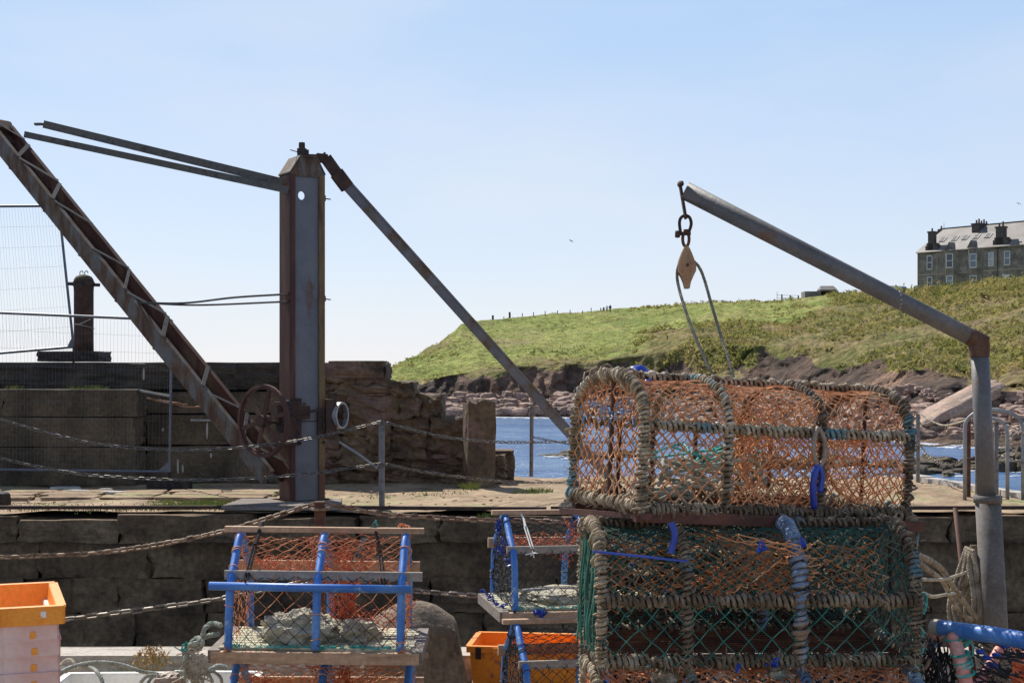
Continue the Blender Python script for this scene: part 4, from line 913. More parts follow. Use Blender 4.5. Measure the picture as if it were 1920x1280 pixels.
# ------------------------------------------------------------ grass tufts, stones and patches on the quay
def blades(mb, c, r, n, h, rg, flat=1):
    for _ in range(n):
        a = rg.uniform(0, 6.28); q = r * math.sqrt(rg.random()); x, y = c[0] + q * math.cos(a), c[1] + q * math.sin(a) * flat
        hh = h * rg.uniform(.4, 1); lx, ly = rg.gauss(0, hh * .5), rg.gauss(0, hh * .5); w_ = rg.uniform(.004, .009)
        mb.add([(x - w_, y, c[2]), (x + w_, y, c[2]), (x + lx, y + ly, c[2] + hh)], [(0, 1, 2)])
def grassy():
    rg = random.Random(9); mb = MB()
    for _ in range(90):
        px = rg.uniform(285, 445); y = rg.uniform(16.75, 17.6) ; blades(mb, ((px - 960) / F * y, y, .0), .14, 26, .055, rg)
    for px, y, n, h, r in ((880, 19.55, 160, .14, .12), (1010, 19.2, 120, .07, .2), (985, 19.15, 60, .06, .2), (60, 17.2, 60, .04, .4), (200, 16.9, 90, .04, .7), (820, 19.0, 90, .04, .5), (700, 18.4, 40, .04, .3)):
        blades(mb, ((px - 960) / F * y, y, 0), r, n, h, rg)
    for px in np.arange(-20, 560, 6): 
        if rg.random() < .5: blades(mb, ((px - 960) / F * 16.6, 16.6, 0), .1, 5, .04, rg)
    for px, py in ((170, 731), (158, 731), (182, 731), (192, 731), (140, 731), (30, 731), (20, 731)): blades(mb, P(px, py, 20.6), .1, 30, .09, rg)
    for px in range(905, 945, 4): blades(mb, P(px, 968, 16.5), .07, 16, .06, rg)
    tag(mb.build('grass', m_grass), 'short grass growing in patches on the quay and its ledges', 'grass', kind='stuff')
    mb = MB()
    for k in range(240):
        px = rg.uniform(-20, 1050); y = rg.uniform(16.6, 19.4); s_ = rg.uniform(.01, .035); mb.rock(((px - 960) / F * y, y, .0), (s_ * 1.6, s_ * 1.2, s_ * .6), k, 3, .3)
    tag(mb.build('gravel', m_slab), 'small loose stones scattered on the far quay', 'gravel', kind='stuff')
    for px, py, w_, h_, lab in ((122, 921, .42, .1, 'flat white stone lying at the foot of the harbour wall'), (146, 925, .3, .07, 'smaller flat white stone beside the first at the wall foot'), (198, 923, .2, .08, 'small pale stone near the wall foot left of the grass patch'), (215, 926, .35, .05, 'long low pale stone near the wall foot left of the grass patch')):
        mb = MB(); p = P(px, py, 1.6 * F / (py - HY)); p.z = .02; mb.rock(p, (w_, w_ * .5, h_), px, 5, .15, 2, 0, .5); tag(mb.build('loose_stone', m_coping), lab, 'stone', 'pale stones at the wall foot')
    # flagstones
    mb = MB(); k = 0
    for x in np.arange(-7.2, -3.4, .75):
        for y in np.arange(18.15, 19.1, .45):
            mb.rock((x + rg.uniform(-.1, .1), y + rg.uniform(-.05, .05), -.005), (rg.uniform(.55, .8), rg.uniform(.35, .45), .09), k, 6, .12, 1.6, rg.uniform(-.1, .1), .8); k += 1
    tag(mb.build('paving', m_slab), kind='structure')
grassy()
# dry weed on the near kerb
o = empty('dry_weed', P(285, 1243, 7.6), 'straw coloured dry weed growing beside the bleached kerb', 'weed'); mb = MB(); rg = random.Random(2)
for _ in range(420):
    a, b_ = rg.uniform(0, 6.28), rg.uniform(-.2, 1.4); r = .115 * rg.random() ** .4; c = o.location + V(r * math.cos(a) * math.cos(b_), r * math.sin(a) * math.cos(b_) * .7, r * math.sin(b_) * .8)
    s_ = .007; mb.add([tuple(c + V(rg.gauss(0, s_), rg.gauss(0, s_), rg.gauss(0, s_))) for _ in range(3)], [(0, 1, 2)])
for _ in range(30): a = rg.uniform(0, 6.28); mb.tube([o.location + V(0, 0, -.08), o.location + V(.1 * math.cos(a), .07 * math.sin(a), rg.uniform(0, .08))], .0015, 3)
mb.build('weed_leaves', m_weedy, o, True)
mb = MB()
for c, r, n in ((P(350, 1243, 7.6), .12, 80), (P(395, 1245, 7.6), .12, 80), (P(190, 1262, 7.6), .1, 60), (P(240, 1262, 7.7), .2, 80)): blades(mb, (c[0], c[1], GROUND), r, n, .12, rg)
tag(mb.build('grass', m_grass), 'ragged grass growing along the foot of the near kerb', 'grass', kind='stuff')
# ------------------------------------------------------------ terraced house on the hill
m_hwall = mat('house_stone', [(.1, .09, .08), (.18, .16, .14), (.27, .24, .21)], .9, .9, .5, 3, .05, fine=.3)
m_hpale = mat('dressed_stone', [(.3, .26, .2), (.42, .37, .29)], 2, .9, .3, 6, .02)
m_slate = mat('roof_slate', [(.12, .1, .085), (.18, .16, .14), (.24, .22, .2)], .35, .6, .4, 8, .03, stretch=(1, 1, 2), fine=.2)
m_glass = mat('window_glass', [(.1, .13, .17), (.16, .2, .25)], 1, .12, 0, fine=0)
m_glass2 = mat('window_glass_dark', [(.03, .04, .055), (.06, .07, .09)], 1, .1, 0, fine=0)
m_glass3 = mat('window_curtained', [(.3, .31, .32), (.4, .4, .4)], 1, .3, 0, fine=0)
m_wframe = mat('window_frame', [(.6, .6, .6), (.7, .7, .7)], 1, .6, 0, fine=0)
m_chim = mat('chimney_stone', [(.06, .05, .048), (.1, .085, .075)], 1.5, .9, .4, 5, .03)
m_pot = mat('chimney_pot', [(.1, .05, .035), (.14, .08, .05)], 2, .9, 0)
m_door = mat('blue_door', [(.02, .17, .4), (.03, .22, .48)], 2, .5, 0)
m_slateDk = mat('dark_slate', [(.06, .055, .055), (.1, .09, .085)], 1, .7, .3, 6, .03)
def house():
    f = V(.62, -.785, 0).normalized(); nn = V(-f.y * -1, 0, 0); nn = V(f.y, -f.x, 0).normalized()      # outward facade normal (towards camera)
    if nn.y > 0: nn = -nn
    dp = -nn; O = V((1721 - 960) / F * 230, 230, 0)
    root = empty('terraced_house', V(O.x, O.y, 13), 'stone two storey terraced house with slate roof and many chimneys on the hilltop', 'house')
    def s_of(px): k = (px - 960) / F; return (k * O.y - O.x) / (f.x - k * f.y)
    def s_at(px, n_): k = (px - 960) / F; q = O + nn * n_; return (k * q.y - q.x) / (f.x - k * f.y)
    def W_(s, n_, z): return O + f * s - dp * 0 + nn * n_ + V(0, 0, z)
    def Zpx(py, s): return EYE + (HY - py) / F * (O.y + f.y * s)
    def hb(mb, s0, s1, n0, n1, z0, z1):
        v = [W_(s, n_, z) for z in (z0, z1) for s, n_ in ((s0, n0), (s1, n0), (s1, n1), (s0, n1))]
        mb.add([tuple(q) for q in v], [(0, 1, 2, 3), (7, 6, 5, 4)] + [(i, i + 4, (i + 1) % 4 + 4, (i + 1) % 4) for i in range(4)])
    ze = Zpx(474, 0); S1 = 34.0; DP = 9.5; zr = Zpx(429, s_of(1772)) + 1.5
    hs = s_at(1770, -DP / 2); zr = EYE + (HY - 429) / F * W_(hs, -DP / 2, 0).y
    mb = MB(); hb(mb, 0, S1, -DP, 0, 12.6, ze); mb.build('house_wall', m_hwall, root, True)
    # roof, hipped at the left
    mb = MB(); h = hs / .95; a = [W_(-.35, .35, ze), W_(S1, .35, ze), W_(S1, -DP - .35, ze), W_(-.35, -DP - .35, ze), W_(h * .95, -DP / 2, zr), W_(S1, -DP / 2, zr)]
    mb.add([tuple(q) for q in a], [(0, 1, 5, 4), (3, 4, 5, 2), (0, 4, 3), (1, 2, 5), (0, 3, 2, 1)])
    roof = mb.build('roof', m_slate, root, True)
    def sub(mb_, nm, m_, par, s=False):
        o_ = mb_.build(nm, m_, None)
        for vt in o_.data.vertices: vt.co -= Vector(root.location)
        o_.parent = par; return o_
    mb = MB(); hb(mb, h * .95 - .2, S1, -DP / 2 - .12, -DP / 2 + .12, zr - .05, zr + .12); sub(mb, 'ridge_tiles', m_slateDk, roof)
    mb = MB(); hb(mb, -.1, S1, 0.003, .32, ze - .12, ze - .0); mb.build('gutter', m_hpale, root, True)
    mb = MB(); hb(mb, -.05, S1, 0.003, .08, Zpx(515, 3), Zpx(515, 3) + .15); mb.build('string_course', m_hpale, root, True)
    def roofz(n_): return ze + (.35 - n_) / (DP / 2 + .35) * (zr - ze)
    # rooflights
    for px, py in ((1764, 442), (1787, 446), (1806, 445), (1827, 445), (1849, 443)):
        n0 = -1.7; s = s_at(px - 4, n0)
        mb = MB(); v = [W_(s, n0, roofz(n0) + .06), W_(s + .9, n0, roofz(n0) + .06), W_(s + .9, n0 - .95, roofz(n0 - .95) + .06), W_(s, n0 - .95, roofz(n0 - .95) + .06)]; v += [q + V(0, 0, -.15) for q in v]
        mb.add([tuple(q) for q in v], [(0, 1, 2, 3), (0, 4, 5, 1), (1, 5, 6, 2), (2, 6, 7, 3), (3, 7, 4, 0)]); fr = sub(mb, 'skylight', m_slateDk, roof); mb = MB(); e_ = V(0, 0, .03); mb.beam(v[0] + e_, v[1] + e_, .12, .05); mb.beam(v[1] + e_, v[2] + e_, .1, .05); sub(mb, 'skylight_lit_edges', m_wframe, roof)  # white bars on two sides stand in for sunlit rooflight edges
    def chimney(s0, s1, n0, n1, zb, zt, pots, base=None):
        mb = MB(); hb(mb, s0, s1, n0, n1, zb, zt - .25); hb(mb, s0 - .1, s1 + .1, n0 - .1, n1 + .1, zt - .25, zt)
        if base: hb(mb, s0 - .5, s1 + .9, n0 - .3, n1, zb, base); hb(mb, s0 - .25, s1 + .45, n0 - .15, n1, base, base + .4)
        ch = mb.build('chimney', m_chim, root, True)
        for k in range(pots):
            t = (k + .5) / pots; c = W_(lerp(s0, s1, .5) if abs(n1 - n0) > abs(s1 - s0) else lerp(s0, s1, t), lerp(n0, n1, t) if abs(n1 - n0) > abs(s1 - s0) else (n0 + n1) / 2, zt)
            q = MB(); q.lathe([(.16, 0), (.13, .4 + .25 * (k % 2)), (.17, .5 + .25 * (k % 2))], tuple(c), 8); sub(q, 'chimney_pot', m_pot, ch)
    # wallhead stacks
    for p0, p1, pt, pn in ((1740, 1750, 434, 1), (1867, 1882, 425, 2)):
        s0, s1 = s_of(p0), s_of(p1); chimney(s0, s1 - .1, -1.0, .02, ze - .3, Zpx(pt, s0), pn, ze + 1.0)
    n1 = -DP / 2 + 1.6; s0 = s_at(1822, n1); chimney(s0, s0 + 1.3, -DP / 2 - 1.8, n1, ze + 1, EYE + (HY - 419) / F * W_(s0, n1, 0).y, 5)
    s0 = s_at(1759, -DP); chimney(s0, s0 + .6, -DP, -DP + .8, ze, EYE + (HY - 437) / F * W_(s0, -DP, 0).y, 1); s0 = s_at(1765, -DP); chimney(s0, s0 + .5, -DP, -DP + .7, ze, EYE + (HY - 430) / F * W_(s0, -DP, 0).y, 1)
    # aerial
    mb = MB(); c = W_(hs, -DP / 2, zr); mb.tube([c, c + V(0, 0, .9)], .03, 4); mb.build('finial', m_chim, root, True)
    # gabled wallheads
    for px in (1781, 1822):
        s = s_of(px); mb = MB(); hh = 1.25; ww = .75
        v = [W_(s - ww, .06, ze), W_(s + ww, .06, ze), W_(s, .06, ze + hh), W_(s - ww, -2.3, ze + .1), W_(s + ww, -2.3, ze + .1), W_(s, -2.3, ze + hh)]
        mb.add([tuple(q) for q in v], [(0, 1, 2)]); mb.build('gable', m_hwall, root, True)
        mb = MB(); e = V(0, 0, .08); v = [W_(s - ww - .15, .22, ze - .1), W_(s, .22, ze + hh + .1), W_(s + ww + .15, .22, ze - .1), W_(s - ww - .15, -1.6, ze + .5), W_(s, -1.9, ze + hh + .1), W_(s + ww + .15, -1.6, ze + .5)]
        mb.add([tuple(q) for q in v] + [tuple(q - V(0, 0, .14)) for q in v], [(0, 1, 4, 3), (1, 2, 5, 4), (0, 6, 7, 1), (1, 7, 8, 2), (6, 9, 10, 7), (7, 10, 11, 8)]); sub(mb, 'gable_roof', m_slate, roof)
    def window(s0, s1, z0, z1, n_=0, par=None, pale=True):
        mb = MB(); t = .09
        hb(mb, s0, s0 + t, n_ - .05, n_ + .03, z0, z1); hb(mb, s1 - t, s1, n_ - .05, n_ + .03, z0, z1); hb(mb, s0 + t, s1 - t, n_ - .05, n_ + .03, z0, z0 + t); hb(mb, s0 + t, s1 - t, n_ - .05, n_ + .03, z1 - t, z1)
        zm = (z0 + z1) / 2; hb(mb, s0 + t, s1 - t, n_ - .05, n_ + .02, zm - .04, zm + .04); fr = mb.build('window', m_wframe, root, True)
        mb = MB(); hb(mb, s0 + t, s1 - t, n_ - .04, n_ + .008, z0 + t, z1 - t); sub(mb, 'pane', random.choice((m_glass, m_glass2, m_glass3)), fr)
        mb = MB(); hb(mb, s0 - .12, s1 + .12, n_ - .05, n_ + .12, z0 - .14, z0 - .004); sub(mb, 'sill', m_hpale, fr)
    for px0, px1, y0, y1 in ((1738, 1748, 480, 505), (1853, 1863, 473, 499), (1883, 1894, 471, 497)):
        s0, s1 = s_of(px0), s_of(px1); window(s0, s1, Zpx(y1, s0), Zpx(y0, s0))
    window(s_of(1739), s_of(1748), Zpx(541, 1), Zpx(520, 1))
    # canted bays
    for pl, pr, in ((1760, 1790), (1804, 1836), (1909, 1938)):
        b = .75; mid0 = s_at(pl + 13, b); mid1 = mid0 + 1.5; s0 = mid0 - .7; s1 = mid1 + .6
        mb = MB()
        for za, zb in ((12.6, Zpx(511, s0)), (Zpx(505, s0), Zpx(505, s0)), ):
            pass
        z_top = ze - .13
        v = [W_(s, n_, z) for z in (12.6, z_top) for s, n_ in ((s0, 0), (mid0, b), (mid1, b), (s1, 0))]
        mb.add([tuple(q) for q in v], [(7, 6, 5, 4)] + [(i, i + 4, i + 5, i + 1) for i in range(3)]); mb.build('bay', m_hwall, root, True)
        mb = MB(); v = [W_(s, n_, z_top + dz) for dz in (.0, .1) for s, n_ in ((s0 - .1, 0), (mid0 - .05, b + .12), (mid1 + .05, b + .12), (s1 + .1, 0))]
        mb.add([tuple(q) for q in v], [(7, 6, 5, 4), (0, 1, 2, 3)] + [(i, i + 4, i + 5, i + 1) for i in range(3)]); sub(mb, 'bay_roof', m_slate, roof)
        # pale strips paint sunlight onto the bay's left cheek
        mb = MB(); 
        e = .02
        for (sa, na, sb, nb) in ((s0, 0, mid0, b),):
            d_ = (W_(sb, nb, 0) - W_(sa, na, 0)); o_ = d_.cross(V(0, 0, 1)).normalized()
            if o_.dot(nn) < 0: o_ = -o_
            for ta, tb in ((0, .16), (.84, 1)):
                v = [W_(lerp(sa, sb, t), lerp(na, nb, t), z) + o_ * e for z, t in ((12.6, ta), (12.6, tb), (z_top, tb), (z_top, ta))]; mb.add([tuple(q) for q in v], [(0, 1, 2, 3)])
            g = MB()
            for y0, y1 in ((478, 503), (519, 535)):
                za, zb = Zpx(y1, s0), Zpx(y0, s0); v = [W_(lerp(sa, sb, t), lerp(na, nb, t), z) + o_ * e for z, t in ((za, .24), (za, .78), (zb, .78), (zb, .24))]; g.add([tuple(q) for q in v], [(0, 1, 2, 3)])
            g.build('side_pane', m_glass, root, True)
        mb.build('lit_cheek_strips', m_hpale, root, True)
        for y0, y1 in ((477, 503), (518, 536)):
            w2 = (mid1 - mid0 - .3)
            for k in range(1):
                a0 = mid0 + .12 + k * (w2 + .06); window(a0, a0 + w2, Zpx(y1, s0), Zpx(y0, s0), b + .0)
    # door and downpipes
    s0, s1 = s_of(1882), s_of(1894); mb = MB(); hb(mb, s0, s1, -.05, .05, 12.6, Zpx(518, s0)); dr = mb.build('door', m_door, root, True)
    mb = MB(); hb(mb, s0, s1, -.03, .04, Zpx(518, s0) + .01, Zpx(515, s0)); hb(mb, s0 - .15, s0 - .01, -.03, .07, 12.6, Zpx(513, s0)); sub(mb, 'fanlight', m_wframe, dr)
    for px in (1720, 1871, 1758): s = s_of(px) if px > 1721 else .06; mb = MB(); p = W_(s, .12, 0); mb.tube([p + V(0, 0, 12.6), p + V(0, 0, ze - .05)], .06, 6); mb.build('downpipe', m_hpale if px != 1871 else m_chim, root, True)
    # lean-to on the left
    mb = MB(); v = [W_(0, -1.5, 16.4), W_(0, -1.5, 12.5), W_(-3.6, -1.5, 12.5), W_(-3.6, -1.5, 13.7), W_(0, -5, 16.4), W_(0, -5, 12.5), W_(-3.6, -5, 12.5), W_(-3.6, -5, 13.7)]
    mb.add([tuple(q) for q in v], [(0, 1, 2, 3), (7, 6, 5, 4), (0, 3, 7, 4), (3, 2, 6, 7)]); mb.build('lean_to', m_rust, root, True)
house()
# low stone shed and wall
def shed():
    d = 236; o = empty('stone_shed', P(1540, 556, d), 'low dark stone shed with a small pitched roof on the hilltop', 'shed')
    mb = MB(); a = P(1509, 558, d); b = P(1572, 556, d); mb.box(((a.x + b.x) / 2, d + 1.5, (P(0, 546, d).z + 13) / 2), (b.x - a.x, 3, P(0, 546, d).z - 13)); mb.build('shed_wall', m_hwall, o, True)
    x0, x1 = P(1539, 0, d).x, P(1569, 0, d).x; z0, z1 = P(0, 543, d).z, P(0, 536, d).z
    mb = MB(); mb.box(((x0 + x1) / 2, d + 1.5, z0 - .6), (x1 - x0 - .1, 3, 1.2)); mb.build('shed_upper', m_hwall, o, True)
    mb = MB(); v = [(x0 - .1, d - .2, z0), (x1 + .1, d - .2, z0), (x1 - .2, d + 1.5, z1 + .1), (x0 + .3, d + 1.5, z1 + .1), (x0 - .1, d + 3.2, z0), (x1 + .1, d + 3.2, z0)]
    mb.add(v, [(0, 1, 2, 3), (3, 2, 5, 4), (0, 3, 4), (1, 5, 2), (0, 4, 5, 1)]); mb.build('shed_roof', m_slate, o, True)
    mb = MB(); mb.box(((P(1570, 0, d).x + P(1632, 0, d).x) / 2, d + .5, (P(0, 548, d).z + 13) / 2), (5.5, .6, P(0, 548, d).z - 13)); tag(mb.build('boundary_wall', m_hwall), 'low dark stone wall running right from the shed on the hilltop', 'wall')
shed()
def van():
    d = 224; o = empty('parked_van', P(1684, 549, d), 'pale van parked left of the house, its windscreen catching the light', 'van'); c = P(1684, 549, d); z = c.z - .9
    mb = MB(); mb.prism([(-2.2, .35), (2.1, .35), (2.2, 1.0), (1.6, 1.15), (.9, 1.9), (-2.1, 2.0), (-2.2, 1.0)], -.9, .9); mb.v[0] += np.array((c.x, c.y, z)); mb.build('van_body', m_whiteplas, o, True)
    mb = MB(); mb.prism([(.98, 1.2), (1.5, 1.2), (.95, 1.8), (.3, 1.8), (.3, 1.2)], -.92, .92); mb.v[0] += np.array((c.x, c.y, z)); mb.build('window', m_glass, o, True)
    for x in (-1.4, 1.4):
        for y in (-.85, .85): mb = MB(); mb.lathe([(.33, -.1), (.33, .1)], (c.x + x, c.y + y, z + .33), 14, Matrix.Rotation(R(90), 3, 'X')); mb.build('wheel', m_iron, o, True)
van()
# ridge posts, gate, bench, people
m_dkwood = mat('dark_fence_wood', [(.05, .04, .035), (.09, .075, .06)], 3, .9, 0)
for i, (px, py, h) in enumerate(((924, 601, 10), (945, 599, 6), (956, 596, 11), (979, 594, 7), (1000, 592, 7), (1022, 590, 7), (1045, 589, 7), (1069, 588, 7), (1092, 587, 5), (1108, 583, 6), (1126, 582, 5))):
    d = 226 + i * .9; p = P(px, py, d); p.z -= .5; mb = MB(); mb.beam(p, p + V(random.uniform(-.05, .05), 0, h / F * d + .5), .13 if h < 10 else .32, .13 if h < 10 else .3, up=(0, 1, 0))
    tag(mb.build('fence_post', m_dkwood), 'thicker dark post of the fence line along the headland crest' if h >= 10 else 'thin wooden post in the fence line along the headland crest', 'fence post', 'thick posts on the crest' if h >= 10 else 'thin posts on the crest')
for i, (px, py) in enumerate(((1251, 638), (1277, 638), (1297, 636))):
    d = 178; p = P(px, py, d); mb = MB(); mb.beam(p - V(0, 0, .8), p + V(0, 0, .55), .12, .12, up=(0, 1, 0)); tag(mb.build('fence_post', m_dkwood), 'short dark post on the grass slope below the crest, beside the pulley rope', 'fence post', 'short posts on the slope')
def gate():
    d = 237; o = empty('field_gate', P(1482, 562, d), 'post and rail gate with a small dark notice on the crest left of the shed', 'gate')
    for px, t in ((1466, 552), (1497, 554)): mb = MB(); p = P(px, 566, d); mb.beam(p, P(px, t, d), .2, .2, up=(0, 1, 0)); mb.build('gate_post', m_dkwood, o, True)
    mb = MB(); 
    for y in (553, 558): mb.beam(P(1457, y, d), P(1498, y + 1, d), .05, .07, up=(0, 1, 0))
    mb.build('rail', m_hpale, o, True)
    mb = MB(); c = P(1482, 556, d); mb.box(c, (.3, .05, .42)); mb.build('notice', m_dkwood, o, True)
    mb = MB(); mb.beam(P(1457, 566, d), P(1457, 547, d), .07, .07, up=(0, 1, 0)); mb.build('marker_pole', m_hpale, o, True)
gate()
def bench():
    d = 240; c = P(1296, 573, d); o = empty('bench', c, 'tiny white slatted bench on the crest behind the pulley rope', 'bench'); mb = MB(); mb.box(c + V(0, 0, .45), (1.3, .45, .08)); mb.build('seat', m_wframe, o, True)
    for x in (-.5, 0, .5): mb = MB(); mb.box(c + V(x, 0, .0), (.09, .4, .9)); mb.build('leg', m_dkwood, o, True)
bench()
def person(px, py, h, lab, m_coat, m_leg, lean=0):
    d = 233; c = P(px, py, d); me = bpy.data.meshes.new('person'); s = h / 1.75
    J = [(0, 0, .95), (0, 0, 1.2), (lean * .5, 0, 1.42), (lean, 0, 1.52), (lean, -.02, 1.66), (.19, 0, 1.38), (.26, -.03, 1.1), (.22, -.15, .88), (-.19, 0, 1.38), (-.26, 0, 1.1), (-.24, -.1, .86), (.1, 0, .88), (.12, -.03, .48), (.12, 0, .05), (-.1, 0, .88), (-.13, .06, .48), (-.14, .02, .05)]
    E = [(0, 1), (1, 2), (2, 3), (3, 4), (2, 5), (5, 6), (6, 7), (2, 8), (8, 9), (9, 10), (0, 11), (11, 12), (12, 13), (0, 14), (14, 15), (15, 16)]
    rad = [.16, .16, .15, .06, .1, .08, .055, .04, .08, .055, .04, .1, .07, .06, .1, .07, .06]
    me.from_pydata([tuple(Vector(j) * s) for j in J], E, []); o = bpy.data.objects.new('person', me); C.objects.link(o); o.location = c
    md = o.modifiers.new('skin', 'SKIN'); sv = me.skin_vertices[0].data
    for i, r in enumerate(rad): sv[i].radius = (r * s, r * s)
    sv[0].use_root = True
    o.modifiers.new('sub', 'SUBSURF').render_levels = 1; me.materials.append(m_coat)
    dg = bpy.context.evaluated_depsgraph_get(); ev = o.evaluated_get(dg); m2 = bpy.data.meshes.new_from_object(ev); o.modifiers.clear(); o.data = m2
    if not m2.materials: m2.materials.append(m_coat)
    m2.materials.append(m_leg)
    for p_ in m2.polygons:
        if p_.center.z < .85 * s: p_.material_index = 1
    tag(o, lab, 'person')
dk = mat('dark_jacket', [(.015, .015, .02), (.03, .03, .035)], 3, .9, 0); wt = mat('pale_jacket', [(.6, .6, .6), (.7, .7, .7)], 3, .9, 0)
person(1144, 586, 1.35, 'person in dark clothes standing on the crest of the headland', dk, dk, .05)
person(1138, 586, 1.25, 'person in a pale top standing close beside the dark clothed one on the crest', wt, dk, 0)
person(1132, 586, 1.0, 'smaller person in dark clothes leftmost of the group on the crest', dk, dk, 0)
# gulls
def gull(px, py, d, sz, lab):
    c = P(px, py, d); mb = MB(); mb.lathe([(.01, -.22), (.05, -.12), (.07, 0), (.05, .12), (.025, .2), (.004, .26)], (0, 0, 0), 8, Matrix.Rotation(R(90), 3, 'Y'))
    for s_ in (-1, 1):
        v = [(-.06, 0, .03), (.07, 0, .03), (.05, s_ * .3, .14), (-.06, s_ * .3, .12), (-.08, s_ * .62, .03), (-.12, s_ * .6, .03)]
        mb.add(v + [(a, b, z_ - .012) for a, b, z_ in v], [(0, 1, 2, 3), (3, 2, 4, 5), (9, 8, 7, 6), (11, 10, 8, 9)])
    A = np.concatenate(mb.v) @ np.array(Matrix.Rotation(.5, 3, 'X') @ Matrix.Rotation(.6, 3, 'Z')).T * sz; mb.v = [A]
    o = mb.build('gull', m_chim); o.location = c; tag(o, lab, 'gull')
gull(1071, 452, 120, .55, 'distant gull flying above the headland left of the pulley block'); gull(1910, 382, 150, .6, 'distant gull flying above the house roof')
def scrib(b, c, r, n=10, th=.0028):
    c = Vector(c)
    b.tube(cat_pts([c + V(random.gauss(0, r), random.gauss(0, r * .6), random.gauss(0, r)) for _ in range(n)], 4), th, 4)
# ------------------------------------------------------------ big rope-lashed creels
def arch(Wd, h1, H, n=10, e=.85):
    """profile from the front foot over the top to the back foot, (y, z)"""
    pts = [(0, 0), (0, h1 * .5), (0, h1)]
    for k in range(1, n): a = math.pi * (1 - k / n); c, s_ = math.cos(a), math.sin(a); pts.append((Wd / 2 + Wd / 2 * math.copysign(abs(c) ** e, c), h1 + (H - h1) * abs(s_) ** e))
    return pts + [(Wd, h1), (Wd, h1 * .5), (Wd, 0)]
def prof_fn(pts):
    p = np.array(pts); d = np.r_[0, np.cumsum(np.linalg.norm(np.diff(p, axis=0), axis=1))]; d /= d[-1]
    return lambda v: (np.interp(v, d, p[:, 0]), np.interp(v, d, p[:, 1]))
def in_arch(pf_pts, y, z):
    p = np.array(pf_pts); p = p[1:-1] if False else p
    if z < 0: return False
    H = max(q[1] for q in pf_pts); 
    # top height at this y
    ys = p[2:-2, 0]; zs = p[2:-2, 1]; return z <= np.interp(y, ys, zs) and 0 <= y <= p[:, 0].max()
def big_creel(name, loc, M, L, Wd, H, h1, label, group, mnet, mrope, mnet2=None, funnel=True, seed=0, heap=True, runner=True, endrope=None, netlow=None, upper=False, mids=(.30, .655), dark=False):
    root = empty(name, loc, label, 'creel', group, M); prof = arch(Wd, h1, H); pf = prof_fn(prof); rg = random.Random(seed)
    P3 = lambda x, pts=prof: [V(x, y, z) for y, z in pts]
    xs_ = [0.0] + [m * L for m in mids] + [L]
    mb = MB()
    for x in xs_: mb.tube(P3(x), .007, 6)
    for y, z in ((0, .01), (Wd, .01), (0, h1), (Wd, h1), (Wd * .5, H - .004)): mb.tube([(0, y, z), (L, y, z)], .007, 6)
    for x in xs_: mb.tube([(x, 0, .01), (x, Wd, .01)], .007, 6)
    for k in range(1, 12): mb.tube([(0, Wd * k / 12, .01), (L, Wd * k / 12, .01)], .0035, 5)
    mb.tube([(0, Wd * .45, 0), (0, Wd * .45, H)], .008, 6); mb.tube([(L, Wd * .5, 0), (L, Wd * .5, H)], .007, 6)
    for x in (.17, .47, .78): mb.tube([(x * L, Wd, 0), (x * L, Wd, h1)], .008, 6)
    mb.build('steel_frame', m_rustdark, root)
    # rope lashings, one part per framed member
    def lash(pts, rr, core, pitch, m, sd, lump=.25, nm='rope_lashing'):
        b = MB(); wrap(b, pts, rr * .8, core, pitch * .82, 8, 6, lump * 1.2, sd); wrap(b, pts, rr * .55, core + rr * .75, pitch * 2.3, 8, 5, 1.0, sd + 500)
        return b.build(nm, m, root, smooth=True)
    er = endrope or mrope
    lash(cat_pts(P3(0), 3), .0074, .0095, .0165, er[0], seed + 1, .4); lash(cat_pts(P3(L), 3), .0074, .0095, .0165, er[1], seed + 2, .4)
    for i, x in enumerate(xs_[1:-1]): lash(cat_pts(P3(x), 3), .0068, .008, .021, mrope[i % len(mrope)], seed + 3 + i, .4)
    lash([V(0, 0, .02), V(0, Wd, .02)], .0088, .0105, .0185, mrope[0], seed + 9, .4); lash([V(L, 0, .02), V(L, Wd, .02)], .0105, .012, .026, mrope[0], seed + 10)
    lash([V(0, 0, .015), V(L, 0, .015)], .0078, .0095, .021, mrope[-1], seed + 11, .5); lash([V(0, Wd, .015), V(L, Wd, .015)], .010, .012, .027, mrope[-1], seed + 12, .4)
    lash([V(0, -.002, h1), V(L * .5, -.002, h1 - .003), V(L, -.002, h1)], .0078, .008, .024, mrope[0], seed + 13, .4); lash([V(0, Wd, h1), V(L, Wd, h1)], .009, .01, .026, mrope[0], seed + 14, .4)
    b = MB(); n = int(L / .055)
    wrap(b, [V(0, Wd * .5, H), V(L, Wd * .5, H)], .0055, .007, .019, 8, 6, .5, seed + 15)
    strands(b, [V(0, Wd * .52, H + .008), V(L, Wd * .52, H + .008)], .007, .04)
    for k in range(n): b.rock((L * (k + .5) / n + rg.uniform(-.01, .01), Wd * .5, H + .01), (.026, .03, .022), k + seed, 4, .3)
    b.build('ridge_rope', mrope[0], root, smooth=True)
    # netting over the arch, and on both ends
    cw = .0228
    b = MB(); nu = int(L / cw); nv = int(1.25 / (cw * 1.15)); lo = 0.0
    def sag(x, v):
        y, z = pf(v); k = 0
        for a_, c_ in zip(xs_[:-1], xs_[1:]):
            if a_ <= x <= c_: k = math.sin(math.pi * (x - a_) / (c_ - a_))
        cy, cz = Wd / 2, h1 * .8; s_ = .035 * k * (1 if z > h1 * .95 else .3); return (x, lerp(y, cy, s_ * 2), lerp(z, cz, s_ * 2))
    vs = .54 if netlow else 1
    net(b, lambda u, v: sag(u * L, lerp(.16 if netlow else 0, 1, v)), nu, nv, .0025, .0056, .0022, .004, seed)
    b.build('netting', mnet, root)
